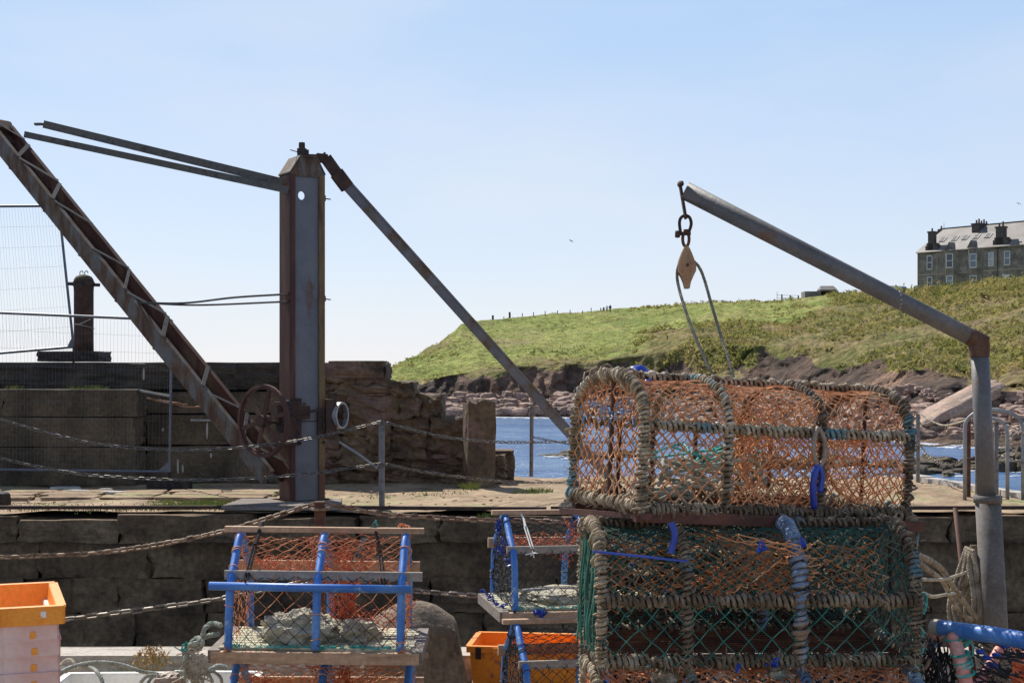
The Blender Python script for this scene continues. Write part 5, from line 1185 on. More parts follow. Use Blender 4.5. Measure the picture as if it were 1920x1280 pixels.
    if netlow:
        b = MB(); net(b, lambda u, v: (u * L, -.012, v * h1), int(L / .036), int(h1 / .036), .002, .004, .003, .01, seed + 3); b.build('front_netting', netlow, root)
    for x, nm in ((-.004, 'end_netting'), (L + .004, 'end_netting')):
        b = MB(); net(b, lambda u, v, x=x: (x, u * Wd, v * H) if in_arch(prof, u * Wd, v * H - .012) else None, int(Wd / .021), int(H / .026), .0024, .0054, .0026, 0, seed + 5); b.build(nm, mnet, root)
    b = MB(); hairs(b, cat_pts(P3(0), 3), 420, .022, .0009, .016, seed); hairs(b, cat_pts(P3(L), 3), 420, .022, .0009, .016, seed + 1); hairs(b, [V(0, 0, .015), V(L, 0, .015)], 420, .024, .0009, .015, seed + 2); hairs(b, [V(0, 0, h1), V(L, 0, h1)], 260, .02, .0008, .012, seed + 3); hairs(b, [V(0, 0, .02), V(0, Wd, .02)], 200, .022, .0009, .016, seed + 4)
    for x in xs_[1:-1]: hairs(b, cat_pts(P3(x), 3), 200, .018, .0008, .012, seed + 6)
    tag(b.build('frayed_fibres', m_ropeb, root), kind='stuff')
    # inner funnel and parlour wall
    if funnel:
        b = MB(); c0 = L * .16
        if upper: net(b, lambda u, v: (lerp(.03, .95, u) * L, Wd * (.3 + .15 * math.sin(u * 7) * v), lerp(h1 * .8, H * .9, v)), 30, 14, .002, .004, .006, .06, seed + 21); net(b, lambda u, v: (lerp(.03, .95, u) * L, Wd * (.7 + .2 * math.sin(u * 5 + 1) * v), lerp(h1 * .6, H * .8, v)), 30, 14, .002, .004, .008, .1, seed + 22)
        for fx, sd, r0 in (() if upper else ((L * .52, 1, .15), (L * .83, 2, .13))):
            def fun(u, v, fx=fx, r0=r0):
                a = u * 2 * math.pi; r = lerp(r0, .055, v); return (fx + r * math.cos(a) + .02 * v, lerp(.0, Wd * .55, v), (h1 + .1 + r * .45 * math.sin(a)) if upper else h1 * .55 + r * .8 * math.sin(a) + .04 * v)
            net(b, fun, 36, 18, .0019, .0038, .004, .0, seed + 20 + sd)
        xm = L * mids[1] - .05
        net(b, lambda u, v: (xm + .1 * math.sin(v * 3) - .25 * v * math.sin(u * 3.1), u * Wd, lerp(h1 if upper else 0, H * .93, v)), 22, 24, .0019, .0038, .006, 0, seed + 31)
        net(b, lambda u, v: (L * .36 + .3 * v, u * Wd, (h1 + v * (H - h1) * .8) if upper else .03 + v * H * .8), 20, 20, .0019, .0038, .006, 0, seed + 32)
        b.build('funnel_netting', mnet2 or mnet, root)
    if heap:
        b = MB()
        for k in range(9):
            c = V(rg.uniform(.18, .42) * L, rg.uniform(.25, .75) * Wd, .03 + .016 * k); r = rg.uniform(.07, .12); ph = rg.uniform(0, 6)
            b.tube([c + V(r * math.cos(t + ph) * 1.3 + rg.uniform(-.006, .006), r * math.sin(t + ph), .012 * math.sin(3 * t) + rg.uniform(-.004, .004)) for t in np.linspace(0, 5.6, 22)], .0065, 6)
        b.build('coiled_rope', m_ropegrn, root, smooth=True)
        b = MB()
        for k in range(3):
            c = V(rg.uniform(.25, .7) * L, .6 * Wd, .16); b.tube(cat_pts([c + V(rg.uniform(-.14, .14), rg.uniform(-.1, .1), rg.uniform(-.06, .06)) for _ in range(9)], 5), .004, 5)
        b.build('loose_cord', m_teal, root)
    return root

# top creel on the stack
m_runner = mat('runner_rust', [(.05, .018, .012), (.09, .032, .02), (.13, .05, .03)], 6, .75, .3, 60, .002)
xd = V(.926, .377, -.055); Mt = basis(xd)
big = big_creel('lobster_creel', P(1201, 962, 4.3), Mt, .98, .50, .42, .268, 'orange netted arched creel lashed with beige rope, topmost of the right hand stack', 'rope lashed creels stacked on the right', m_browntw, [m_ropemix, m_ropedk], seed=10)
iMt = Mt.inverted(); bo = P(1201, 962, 4.3)
b = MB(); b.beam(iMt @ (P(1056, 957, 4.75) - bo), iMt @ (P(1215, 968, 4.27) - bo), .03, .018); b.beam(iMt @ (P(1190, 966, 4.3) - bo), iMt @ (P(1728, 987, 4.66) - bo), .03, .036); b.build('runner', m_runner, big)
b = MB(); b.beam((0, .48, -.02), (.98, .48, -.02), .03, .03); b.build('runner', m_runner, big)
b = MB(); b.tube(cat_pts([V(.605, -.022, .285), V(.585, -.036, .25), V(.582, -.04, .2), V(.6, -.04, .165), V(.622, -.04, .19), V(.622, -.036, .245), V(.607, -.024, .285)], 6), .0075, 8); b.build('rubber_loop', m_rubber, big, smooth=True)
b = MB(); b.tube(cat_pts([V(.6, -.036, .17), V(.588, -.042, .14), V(.585, -.04, .09), V(.6, -.03, .03)], 6), [.011] * 19, 8); b.tube(cat_pts([V(.604, -.038, .17), V(.615, -.042, .13), V(.61, -.042, .08)], 6), .009, 8); b.build('toggle_strap', m_brightblue, big, smooth=True)
b = MB(); b.rock((.14, .33, .432), (.075, .06, .05), 4, 6, .2, 1.5); b.rock((.12, .22, .40), (.03, .02, .025), 5, 4, .2); b.build('blue_float', m_brightblue, big, smooth=True)
b = MB()
for x in (-.002,):
    for k in range(60):
        y = random.uniform(.05, .45); z = random.uniform(.27, .33); b.tube([(x - .004, y, z), (x - .006, y + random.uniform(-.014, .014), z + random.uniform(-.02, .02))], .0026, 4)
b.build('blue_mend', m_bluefaded, big)
# dangling frayed end at right corner
b = MB(); b.tube(cat_pts([V(.99, -.01, .02), V(1.01, -.02, -.03), V(1.0, -.03, -.1), V(1.012, -.02, -.16)], 6), .006, 6); b.rock((.995, 0, -.01), (.05, .05, .06), 3, 5, .25); b.build('rope_tail', m_ropemix, big)

# second creel
M2 = basis(V(.9985, .055, -.004)); c2 = P(1128, 1250, 4.2)
g2 = big_creel('lobster_creel', c2, M2, .945, .49, .40, .19, 'darker creel with green front netting, second from the top of the right hand stack', 'rope lashed creels stacked on the right', m_greendk, [m_ropedk, m_ropedk], mnet2=m_browntw, seed=40, heap=False, endrope=[m_ropemix, m_ropedk], netlow=m_greennet, upper=True, mids=(.27, .63))
b = MB(); wrap(b, [V(0, -.006, .195), V(.945, -.006, .195)], .0065, .010, .017, 8, 6, .5, 77); b.build('side_rope', m_ropedk, g2, smooth=True)
b = MB(); wrap(b, cat_pts([V(.595, y, z) for y, z in arch(.49, .19, .4)], 3), .0085, .012, .019, 8, 6, .5, 78); b.build('blue_lashing', m_ropeblue, g2, smooth=True)
b = MB()
for k in range(9):
    y = .05 + .045 * k; b.tube(cat_pts([V(-.02 + random.uniform(-.012, .006), y, 0), V(-.024 + random.uniform(-.01, .01), y + random.uniform(-.01, .01), .1), V(-.02 + random.uniform(-.01, .01), y, .2), V(-.01, y + random.uniform(-.01, .01), .34)], 5), .0036, 5)
b.build('green_side_cords', m_greennet, g2)
b = MB()
for k in range(4): 
    x = random.uniform(0, .9); scrib(b, (x, random.uniform(-.02, 0), random.choice((.01, .2, .36))), .009)
b.build('blue_twine_knots', m_brightblue, g2)
b = MB(); b.beam((-.03, -.03, .345), (.25, -.025, .315), .01, .006); b.tube(cat_pts([V(.2, -.03, .43), V(.21, -.035, .39), V(.2, -.03, .34)], 4), .01, 6); b.build('blue_strap', m_brightblue, g2)
b = MB()
for k in range(14): y = .03 + .034 * k; b.tube([(.02, y, .022), (.93, y, .022)], .003, 5)
b.tube(cat_pts([V(.27, .25, .15), V(.29, .2, .08), V(.3, .15, .03)], 4), .011, 6)
b.build('floor_bars', m_rust, g2)
# third creel
c3 = P(1122, 1254, 4.2); c3 = V(c2.x - .01, c2.y - .07, c2.z - .45)
g3 = big_creel('lobster_creel', c3, basis(V(.9985, .03, 0)), .96, .5, .42, .25, 'orange topped creel with blue and white top rope, lowest of the right hand stack', 'rope lashed creels stacked on the right', m_orangenet, [m_ropemix, m_ropeblue], seed=70, heap=False, funnel=False)
b = MB(); wrap(b, [V(0, .02, .37), V(.96, .02, .37)], .012, .012, .028, 8, 6, .4, 79); b.build('blue_white_rope', m_ropeblue, g3, smooth=True)
b = MB(); b.rock((.2, .1, .41), (.08, .07, .06), 3, 6, .3, 2); b.rock((.55, .12, .42), (.07, .06, .04), 4, 6, .3, 2); b.build('rope_knot', m_ropemix, g3)
mb = MB()
for z in np.arange(GROUND + .06, c3.z - .04, .12): mb.box((c3.x + .48, c3.y + .5, z), (1.1, 1.15, .03)); [mb.box((c3.x + .48 + q, c3.y + .5, z - .045), (.09, 1.1, .06)) for q in (-.45, 0, .45)]
tag(mb.build('pallet', m_plank), 'grey wooden pallets carrying the right hand stack of creels', 'pallet')

# ------------------------------------------------------------ blue framed creels on slatted bases
def blue_creel(loc, M, L, Wd, H, label, group, mtop, mfront, bunch=True, stone=True, seed=0, blacktop=False, rail=True, mhoop=None, dark_end=False, low=False):
    root = empty('lobster_creel', loc, label, 'creel', group, M); nE = 26 if dark_end else 18; rg = random.Random(seed); hb_ = .6 * H; mh = mhoop or m_blue
    prof = [(.015, .03), (.03, hb_ * .5), (.055, hb_), (Wd * .28, H * .8), (Wd * .43, H * .955), (Wd * .5, H - .012), (Wd * .57, H * .955), (Wd * .72, H * .8), (Wd - .055, hb_), (Wd - .03, hb_ * .5), (Wd - .015, .03)]
    pts = lambda x: cat_pts([V(x, y, z) for y, z in prof], 4)
    for k, x in enumerate((.05, L * .5, L - .06)):
        b = MB(); b.tube(pts(x), .0165, 12); b.build('hoop', m_bluefaded if (k == 0 and False) else mh, root, smooth=True)
    # base
    for y in (.02, Wd - .02): b = MB(); b.box((L / 2, y, 0), (L + .03, .045, .045)); b.build('base_rail', m_wood, root)
    for x in (-.005, L + .005): b = MB(); b.box((x, Wd / 2, .003), (.045, Wd - .01, .05)); b.build('end_board', m_plank, root)
    b = MB(); n = 9
    for k in range(n): b.box((L / 2 + rg.uniform(-.01, .01), .06 + (Wd - .12) * k / (n - 1), .028), (L - .03, .042, .012), rz=rg.uniform(-.006, .006))
    b.build('slats', m_slat, root)
    # battens
    b = MB(); b.box((L / 2, Wd * .5, H + .012), (L + .03, .035, .022)); b.box((L / 2, Wd - .075, hb_ + .02), (L - .02, .02, .05)); (None if low else b.build('ridge_batten', m_wood, root))
    b = MB(); b.box((L / 2 + .02, .085, hb_ + .035), (L - .0, .018, .036)); (None if low else b.build('front_batten', m_woodgrey, root))
    b = MB(); b.tube([V(-.03, .03, hb_ - .002), V(L * .5, .03, hb_ - .006), V(L - .02, .03, hb_ - .008)], .0165, 12); (b.build('front_rail', mh, root, smooth=True) if rail else None)
    b = MB(); b.tube([V(.05, Wd - .03, hb_), V(L - .06, Wd - .03, hb_)], .015, 10); b.build('rear_rail', m_bluefaded, root, smooth=True)
    pf = prof_fn(prof)
    # nets: upper slope, back, front, ends
    nu = int(L / .036)
    b = MB()
    def up(u, v): y, z = pf(lerp(.31, .69, v)); k = math.sin(math.pi * ((u * 2) % 1)); return (lerp(.045, L - .055, u), y + (.0), z - .02 * k + .004)
    net(b, up, nu, 16, .0015, .003, .004, .0, seed); b.build('top_netting', m_blacknet if blacktop else mtop, root)
    b = MB()
    def bk(u, v): y, z = pf(lerp(.69, 1, v)); return (lerp(.045, L - .055, u), y - .02 * math.sin(u * 9) - .03 * math.sin(math.pi * v), z)
    net(b, bk, int(L / .046), 8, .0015, .003, .004, 0, seed + 1); b.build('back_netting', mtop, root)
    b = MB()
    def fr(u, v): y, z = pf(lerp(0.02, .31, v)); return (lerp(.03, L - .04, u), y - .014 + .012 * math.sin(math.pi * v), z)
    net(b, fr, int(L / .034), 10, .0016, .0034, .003, .0, seed + 2); b.build('front_netting', mfront, root)
    for x in (.045, L - .055):
        b = MB(); 
        def en(u, v): 
            y = u * Wd; ys = [q[0] for q in prof]; zs = [q[1] for q in prof]; zt_ = np.interp(y, ys, zs); return (x + rg.gauss(0, .004), y, .03 + (zt_ - .03) * v) 
        net(b, en, nE, nE, .0016 if not dark_end else .0022, .003, .003, 0, seed + 3); b.build('end_netting', mfront if dark_end else mtop, root)
    # rope ties round the hoops
    b = MB()
    for x in (.05, L * .5, L - .06):
        for k in range(11):
            t = rg.uniform(.02, .98); y, z = pf(t); a = rg.uniform(-.5, .5); e = .0195
            y2, z2 = pf(min(1, t + .01)); T = V(0, y2 - y, z2 - z).normalized() + V(a * .6, 0, 0); T.normalize(); U_ = T.cross(V(1, 0, .1)).normalized(); W2 = T.cross(U_)
            b.tube([V(x, y, z) + U_ * e * math.cos(q) + W2 * e * math.sin(q) for q in np.linspace(0, 6.28, 13)[:-1]], .0022, 4, closed=True)
    b.build('hoop_ties', mtop, root)
    b = MB()
    for k in range(9): x = L * (k + .7) / 9.5; b.tube([(x - .01, .09, hb_ + .056), (x, .072, hb_ + .03), (x + rg.uniform(-.01, .01), .06, hb_ + .0)], .002, 4)
    b.build('lacing', mtop, root)
    b = MB()
    for k in range(120):
        x = rg.uniform(.03, L - .05); c = V(x, .045 + rg.uniform(-.012, .012), .035); b.tube([c, c + V(rg.uniform(-.03, .03), rg.uniform(-.01, .01), rg.uniform(-.008, .012))], .0025, 4)
    b.build('seizing_cord', m_teal, root)
    if bunch:
        b = MB()
        # gathered net funnels: one hung from the ridge, one side funnel
        def f1(u, v): a = u * 2 * math.pi; r = (.13 * (1 - v) ** 1.5 + .03 + .06 * max(0, v - .7)); return (L * .6 + r * math.cos(a), Wd * .5 + r * math.sin(a) * .8, H - .02 - v * (H - .12))
        net(b, f1, 22, 22, .0017, .0034, .006, 0, seed + 6)
        def f2(u, v): return (lerp(.1 * L, .52 * L, u), Wd * (.45 + .35 * v), hb_ + .09 - .13 * u * v - .05 * v + .01 * math.sin(u * 30))
        net(b, f2, 20, 10, .0017, .0034, .008, 0, seed + 7)
        def f3(u, v): return (lerp(.6 * L, .97 * L, u), Wd * (.3 + .4 * v), hb_ - .02 - .10 * math.sin(math.pi * u) - .12 * v)
        net(b, f3, 20, 10, .0017, .0034, .006, 0, seed + 8)
        for k in range(60): c = V(L * .6 + rg.gauss(0, .02), Wd * .5 + rg.gauss(0, .02), rg.uniform(.12, H - .03)); b.tube([c, c + V(rg.gauss(0, .015), rg.gauss(0, .015), -.05)], .003, 4)
        b.build('funnel_netting', m_rednet, root)
    return root
Bx = P(402, 1232, 5.6); MBx = basis(V(1, .01, -.012))
bc = blue_creel(Bx, MBx, .79, .54, .465, 'blue framed creel with orange netting and a knobbly stone inside, top of the left stack', 'blue pipe framed creels', m_orangenet, m_blacknet, seed=100)
b = MB()
b.rock((.31, .2, .07), (.3, .24, .15), 3, 20, .34, 2.8, .1, .2); b.rock((.5, .24, .055), (.24, .2, .11), 8, 16, .38, 2.8, -.2, .2)
ws = empty('weight_stone', Bx + MBx @ V(.4, .24, .03), 'knobbly whitish stone weighting down the blue framed creel on the left', 'stone'); 
b.v = [v_ @ np.array(MBx).T + np.array(Bx) for v_ in b.v]; b.build('stone', m_weightst, ws, True, smooth=False)
# rubber door straps
def strap(root, a, b_, c, m=m_iron, w_=.006):
    q = MB(); q.tube([a, a.lerp(b_, .5) + V(.004, -.006, 0), b_], [w_, w_ * .8, w_], 6); q.tube([b_ + V(.006, 0, 0), c + V(.008, 0, 0)], w_ * .5, 5); q.tube([b_ - V(.006, 0, 0), c - V(.004, 0, 0)], w_ * .5, 5)
    for k in range(10): d_ = V(random.gauss(0, .012), random.gauss(0, .006), random.gauss(0, .018)); q.tube([c + V(0, -.02, -.02), c + V(0, -.022, -.02) + d_], .003, 4)
    return q.build('door_strap', m, root)
strap(bc, V(.13, .29, .50), V(.12, .2, .42), V(.11, .05, .30), m_iron, .010)
strap(bc, V(.595, .29, .50), V(.63, .19, .40), V(.655, .06, .29), m_iron, .009)
b = MB()
for k in range(14): c = V(.6 + random.gauss(0, .008), .3 + random.gauss(0, .008), .49 + random.gauss(0, .008)); b.tube([c, c + V(random.gauss(0, .012), random.gauss(0, .01), random.gauss(0, .012))], .0035, 4)
b.tube([(.56, .24, .45), (.52, .17, .36)], .002, 4); b.tube([(.57, .24, .45), (.535, .17, .36)], .002, 4); b.build('teal_knot', m_teal, bc)
b = MB()
for k in range(20): c = V(.715 + random.gauss(0, .01), .3, .492 + random.gauss(0, .005)); b.tube([c, c + V(random.gauss(0, .012), random.gauss(0, .01), random.gauss(0, .008))], .003, 4)
b.build('orange_knot', m_orangenet, bc)
# creel underneath
bc2 = blue_creel(P(396, 1232, 5.6) + V(.0, .01, -.50), basis(V(1, .02, -.01)), .82, .62, .44, 'lower blue pipe framed creel carrying the one with the white stone', 'blue pipe framed creels', m_orangenet, m_blacknet, seed=120)
mb = MB(); mb.rock(Bx + V(.4, .3, -.56), (.9, .6, .06), 3, 6, .03, 2, 0, .97); tag(mb.build('timber_board', m_plank), 'grey board under the left hand stack of creels', 'board')
# middle stack
Mm = basis(V(.98, .2, -.01))
mc = P(948, 1158, 6.75)
m1 = blue_creel(mc, Mm, .85, .6, .46, 'blue framed creel with black netting and a flat pale stone, top of the middle stack', 'blue pipe framed creels', m_blacknet, m_blacknet, seed=140, rail=False, dark_end=True)
b = MB(); b.rock((.36, .32, .055), (.4, .34, .06), 3, 12, .2, 1.8, .3, .55); b.v = [v_ @ np.array(Mm).T + np.array(mc) for v_ in b.v]
ws = empty('weight_stone', mc + Mm @ V(.33, .3, .04), 'flat pale stone lying in the black netted creel of the middle stack', 'stone'); b.build('stone', m_weightst, ws, True)
b = MB(); scrib(b, (.17, -.01, .02), .014, 24, .004); 
for k in range(6): scrib(b, (-.01, .06 + .1 * k, .045), .008)
for k in range(7): scrib(b, (.03, random.uniform(.1, .4), .3 + random.uniform(-.06, .12)), .014)
b.build('blue_twine_knots', m_brightblue, m1)
strap(m1, V(.13, .3, .47), V(.135, .2, .41), V(.14, .07, .32), m_whiteplas, .007)
b = MB(); b.rock((.5, .15, .09), (.12, .1, .1), 4, 7, .2); b.build('pale_float', m_bluefaded, m1)
m2c = P(958, 1158, 6.55) + V(.03, -.2, -.505)
m2 = blue_creel(m2c, Mm, .85, .6, .46, 'black netted creel with rusty orange tangle inside, under the flat stone one', 'blue pipe framed creels', m_blacknet, m_blacknet, seed=160, rail=False, dark_end=True)
mb = MB(); mb.rock(m2c + V(.45, .35, -.055), (1.05, .6, .05), 3, 5, .03, 2, .2, .97); tag(mb.build('timber_board', m_plank), 'grey board under the middle stack of creels', 'board')
# bottom right creel, cut by the frame
Mr = basis(V(.72, -.66, -.06)); rc = P(1765, 1395, 4.65)
rc = P(1770, 1180, 4.5) - V(0, 0, .46)
r1 = blue_creel(rc, Mr, .8, .6, .40, 'creel with faded red hoops, blue pipe rail and black netting at the bottom right corner', 'blue pipe framed creels', m_blacknet, m_blacknet, seed=180, mhoop=m_pink, low=True)
b = MB(); A_ = P(1752, 1175, 4.5); B_ = P(1990, 1212, 4.1); iM = Mr.inverted(); pa = [iM @ (q - rc) for q in (A_, A_.lerp(B_, .5) + V(0, 0, .004), B_)]
b.tube(pa, .0255, 16, caps=False); b.build('top_rail', m_blue, r1, smooth=True)
b = MB(); b.tube([pa[0] - (pa[1] - pa[0]).normalized() * .001, pa[0] + (pa[1] - pa[0]).normalized() * .03], .0268, 16, caps=False); b.build('rail_end', m_ropeb, r1)
b = MB(); pp = [iM @ (P(*q) - rc) for q in ((1786, 1190, 4.42), (1796, 1222, 4.38), (1808, 1265, 4.34), (1822, 1330, 4.3))]; b.tube(cat_pts(pp, 5), .0215, 14); b.build('hoop', m_pink, r1, smooth=True)
b = MB()
for q in ((1745, 1192, 4.5, 1768, 1180), (1735, 1225, 4.5, 1748, 1205), (1728, 1260, 4.5, 1738, 1235)): b.tube([iM @ (P(q[0], q[1], q[2]) - rc), iM @ (P(q[3], q[4], q[2]) - rc)], .02, 12)
b.build('stub_pipe', m_pink, r1, smooth=True)
b = MB()
for (px, py, dd) in ((1790, 1196, 4.41), (1800, 1225, 4.37), (1805, 1240, 4.36), (1807, 1247, 4.355), (1810, 1262, 4.34), (1760, 1183, 4.5), (1740, 1212, 4.5), (1736, 1220, 4.5)):
    c = P(px, py, dd); T = V(.02, 0, -.1).normalized(); U_ = V(1, -.2, .25).normalized(); W2 = V(.1, 1, .1).normalized()
    b.tube([iM @ (c + U_ * .027 * math.cos(a) + W2 * .027 * math.sin(a) - rc) for a in np.linspace(0, 6.28, 15)[:-1]], .004, 5, closed=True)
for k in range(16):
    c = P(random.choice((1815, 1718, 1716)), random.uniform(1190, 1275), 4.4); b.tube(cat_pts([iM @ (c + V(random.gauss(0, .012), random.gauss(0, .012), random.gauss(0, .02)) - rc) for _ in range(4)], 4), .004, 5)
b.build('teal_lashing', m_teal, r1)
b = MB()
for k in range(46):
    px = random.uniform(1722, 1800); y0 = random.uniform(1190, 1225); b.tube(cat_pts([iM @ (P(px + random.gauss(0, 5) + j * random.gauss(0, 2), y0 + j * 22, 4.43 + random.gauss(0, .02)) - rc) for j in range(5)], 3), .0028, 4)
for k in range(150):
    px = random.uniform(1815, 1990); py = random.uniform(1195, 1285) + (px - 1815) * .1; c = P(px, py, 4.4 + random.gauss(0, .06)); b.tube([iM @ (c - rc), iM @ (c + V(random.gauss(.05, .03), random.gauss(0, .03), random.gauss(-.012, .012)) - rc)], .003, 4)
b.build('black_net_heap', m_blacknet, r1)
b = MB()
for px, py in ((1885, 1210), (1902, 1208), (1857, 1245), (1862, 1248), (1868, 1228), (1838, 1221), (1850, 1232)): b.rock(iM @ (P(px, py, 4.33) - rc), (.03, .02, .016), px, 4, .3)
b.build('blue_twine_knots', m_brightblue, r1)
b = MB()
for k in range(40): c = P(random.uniform(1890, 1960), random.uniform(1240, 1285), 4.3 + random.gauss(0, .03)); b.tube([iM @ (c - rc), iM @ (c + V(random.gauss(.04, .02), 0, random.gauss(-.01, .01)) - rc)], .0035, 4)
b.build('orange_net_heap', m_rednet, r1)
r2 = blue_creel(rc - V(0, 0, .44), Mr, .8, .6, .40, 'blue framed creel below the one with faded red hoops, mostly out of the picture', 'blue pipe framed creels', m_blacknet, m_blacknet, seed=200, bunch=False)

# ------------------------------------------------------------ fish boxes
def box_mesh(mb, L, Wd, Hh, t=.012, taper=.94, rim=.0):
    o_ = [(-L / 2, -Wd / 2), (L / 2, -Wd / 2), (L / 2, Wd / 2), (-L / 2, Wd / 2)]
    def ring(k, z, off=0): return [((x - math.copysign(off, x)) * k, (y - math.copysign(off, y)) * k, z) for x, y in o_]
    v = ring(taper, 0) + ring(1, Hh) + ring(1, Hh, t) + ring(taper, t, t); f = [(3, 2, 1, 0), (12, 13, 14, 15)]
    for a in (0, 4, 8):
        for i in range(4): f.append((a + i, a + (i + 1) % 4, a + 4 + (i + 1) % 4, a + 4 + i))
    mb.add(v, f)
def fish_box(loc, rz, L, Wd, Hh, m, mrim, label, group=None, rimh=.055, patch=False):
    o = empty('fish_box', loc, label, 'fish box', group); o.rotation_euler = (0, 0, rz)
    b = MB(); box_mesh(b, L - .02, Wd - .02, Hh); b.build('box_shell', m, o)
    b = MB(); t = .03; z = Hh - rimh / 2 + .003
    for y in (-Wd / 2, Wd / 2): b.box((0, y, z), (L, .012, rimh)); b.box((0, y * .975, Hh + .003), (L + .0, .03, .008))
    for x in (-L / 2, L / 2): b.box((x, 0, z), (.012, Wd - .012, rimh)); b.box((x * .985, 0, Hh + .002), (.03, Wd - .03, .008))
    for x in (-.18, .18): b.box((x * L * 1.5, -Wd / 2 - .006, z), (.018, .008, rimh * .9))
    b.box((L / 2 - .33, -Wd / 2 - .012, z), (.26, .022, rimh)); b.build('rim', mrim, o)
    
    if patch: b = MB(); b.box((L / 2 - .062, -Wd / 2 - .007, z + .006), (.017, .004, .02)); b.build('label_patch', m_whiteplas, o)
    b = MB()
    for x in (-.05, .05): b.rock((x + L * .06, -Wd / 2 - .008, Hh - rimh * 1.15), (.03, .012, .03), int(x * 100), 4, .05)
    b.rock((L / 2 - .075, -Wd / 2 - .002, Hh - rimh * .62), (.02, .018, .026), 3, 4, .12, 1, 0, .5); b.rock((L / 2 - .215, -Wd / 2 - .01, Hh - rimh * .5), (.03, .04, .035), 5, 4, .12, 1, 0, .4); b.rock((-.08, -Wd / 2 + .002, Hh - rimh - .02), (.05, .02, .045), 3, 4, .05)
    b.build('orange_boss', m_orangebox, o); return o
mh_light = mat('stack_white', [(.74, .53, .47), (.8, .62, .56), (.74, .54, .49)], 2.5, .5, .05, 40, .001, fine=.07, trans=.15, spots=(.66, .22, .12), spot_scale=2.5, spot_at=.62, spot_soft=.15)
zc = 1.6 - 438 * 4.6 / F
bw, bl, brz = .56, .8, .36; cr = P(119, 1137, 4.6); cc = cr + Matrix.Rotation(brz, 3, 'Z') @ V(-bl / 2, bw / 2, 0)
fish_box(V(cc.x, cc.y, zc - .2), brz, bl, bw, .2, m_orangebox, m_orangebox, 'open orange fish box on top of the stack at the left edge', 'fish boxes nested in the left stack', patch=True)
k = 0; z = zc - .2 - .053
names = ['second', 'third', 'fourth', 'fifth', 'sixth', 'seventh']
while z > GROUND + .03:
    if k < 6: lab = f'pinkish white fish box, {names[k]} from the top of the stack at the left edge'
    else: lab = 'pinkish white fish box low in the stack at the left edge'
    fish_box(V(cc.x - .01 + .004 * (k % 2), cc.y + .004 * (k % 3), z), brz, bl - .02, bw - .01, .2, mh_light, mh_light, lab, 'fish boxes nested in the left stack', .05); z -= .053; k += 1
# orange crate behind the middle stack
fb = fish_box(P(990, 1280, 7.62) + V(0, .1, 0), -.12, .6, .42, .2, m_orangebox, m_orangebox, 'big orange fish box half hidden behind the middle stack of creels', None, .03); fb.location.z = GROUND + .0
b = MB(); b.box((-.24, -.22, .17), (.03, .006, .06), rz=.1); b.build('dark_mark', m_iron, fb)
fb.location.z = -.05
mb = MB(); mb.box((fb.location.x, 7.6, -.078), (.6, .4, .04)); tag(mb.build('timber_block', m_plank), 'grey timber block under the big orange fish box', 'timber')
# white boxes at the bottom left
wb = fish_box(P(205, 1262, 6.1) + V(0, .25, -.365), .03, .62, .4, .27, m_whiteplas, m_whiteplas, 'white fish box under loose ropes beside the orange topped stack', None, .06)
b = MB(); b.box((.12, -.208, .235), (.11, .01, .022)); b.build('hand_hole', m_iron, wb)
mb = MB(); mb.box(wb.location + V(0, 0, -.02) * 0 + V(0, 0, -(wb.location.z - GROUND) / 2 - .002), (.6, .4, max(.05, wb.location.z - GROUND))); tag(mb.build('timber_block', m_plank), 'grey timber block under the white fish box', 'timber')
wb2 = fish_box(P(385, 1262, 6.35) + V(-.05, .3, -.365), -.04, .42, .36, .27, m_whiteplas, m_whiteplas, 'white fish box behind the rope bundle beside the blue framed creel', None, .06)
mb = MB(); mb.box(wb2.location + V(0, 0, -(wb2.location.z - GROUND) / 2 - .002), (.4, .34, max(.05, wb2.location.z - GROUND))); tag(mb.build('timber_block', m_plank), 'grey timber block under the smaller white fish box', 'timber')
# ------------------------------------------------------------ loose ropes
def rope(label, pts, r, m, tw=.05, name='rope'):
    mb = MB(); strands(mb, cat_pts(pts, 8), r, tw); return tag(mb.build(name, m, smooth=True), label, 'rope')
d = 5.9
rope('grey green rope arching over the white fish box from the orange topped stack', [P(60, 1300, 5.6), P(110, 1262, 5.7), P(140, 1248, d), P(180, 1241, d), P(225, 1245, d), P(265, 1258, d), P(300, 1264, 6.0), P(340, 1275, 6.0)], .0085, m_ropegrn)
rope('grey green rope looping down the front of the white fish box', [P(130, 1256, 5.95), P(165, 1250, d), P(185, 1262, 5.8), P(193, 1285, 5.75), P(190, 1310, 5.75)], .0085, m_ropegrn)
rope('curled rope ends behind the orange topped stack', [P(112, 1250, 6.2), P(120, 1240, 6.25), P(132, 1236, 6.25), P(140, 1246, 6.2), P(128, 1256, 6.2), P(116, 1252, 6.2), P(110, 1262, 6.1)], .008, m_ropeb)
o = empty('rope_coil', P(300, 1285, 5.85), 'pale coil of rope lying on the white fish box beside the blue framed creel', 'rope'); mb = MB(); rg = random.Random(21)
for k in range(7): c = P(285 + 14 * k, 1290, 5.8 + .02 * k); strands(mb, [c + V(.05 * math.cos(t) * (1 + .1 * k), .02 * k, .055 * math.sin(t)) for t in np.linspace(-.3, 3.6, 24)], .007, .04)
mb.build('coil_turns', m_ropegrn, o, True); mb = MB(); mb.rock(P(316, 1278, 5.8), (.12, .1, .08), 4, 8, .25, 3); mb.build('wrapped_cloth', m_rubber, o, True)
o = empty('rope_bundle', P(365, 1240, 5.55), 'thick knotted bundle of grey green rope hanging off the left corner of the blue creel', 'rope'); mb = MB()
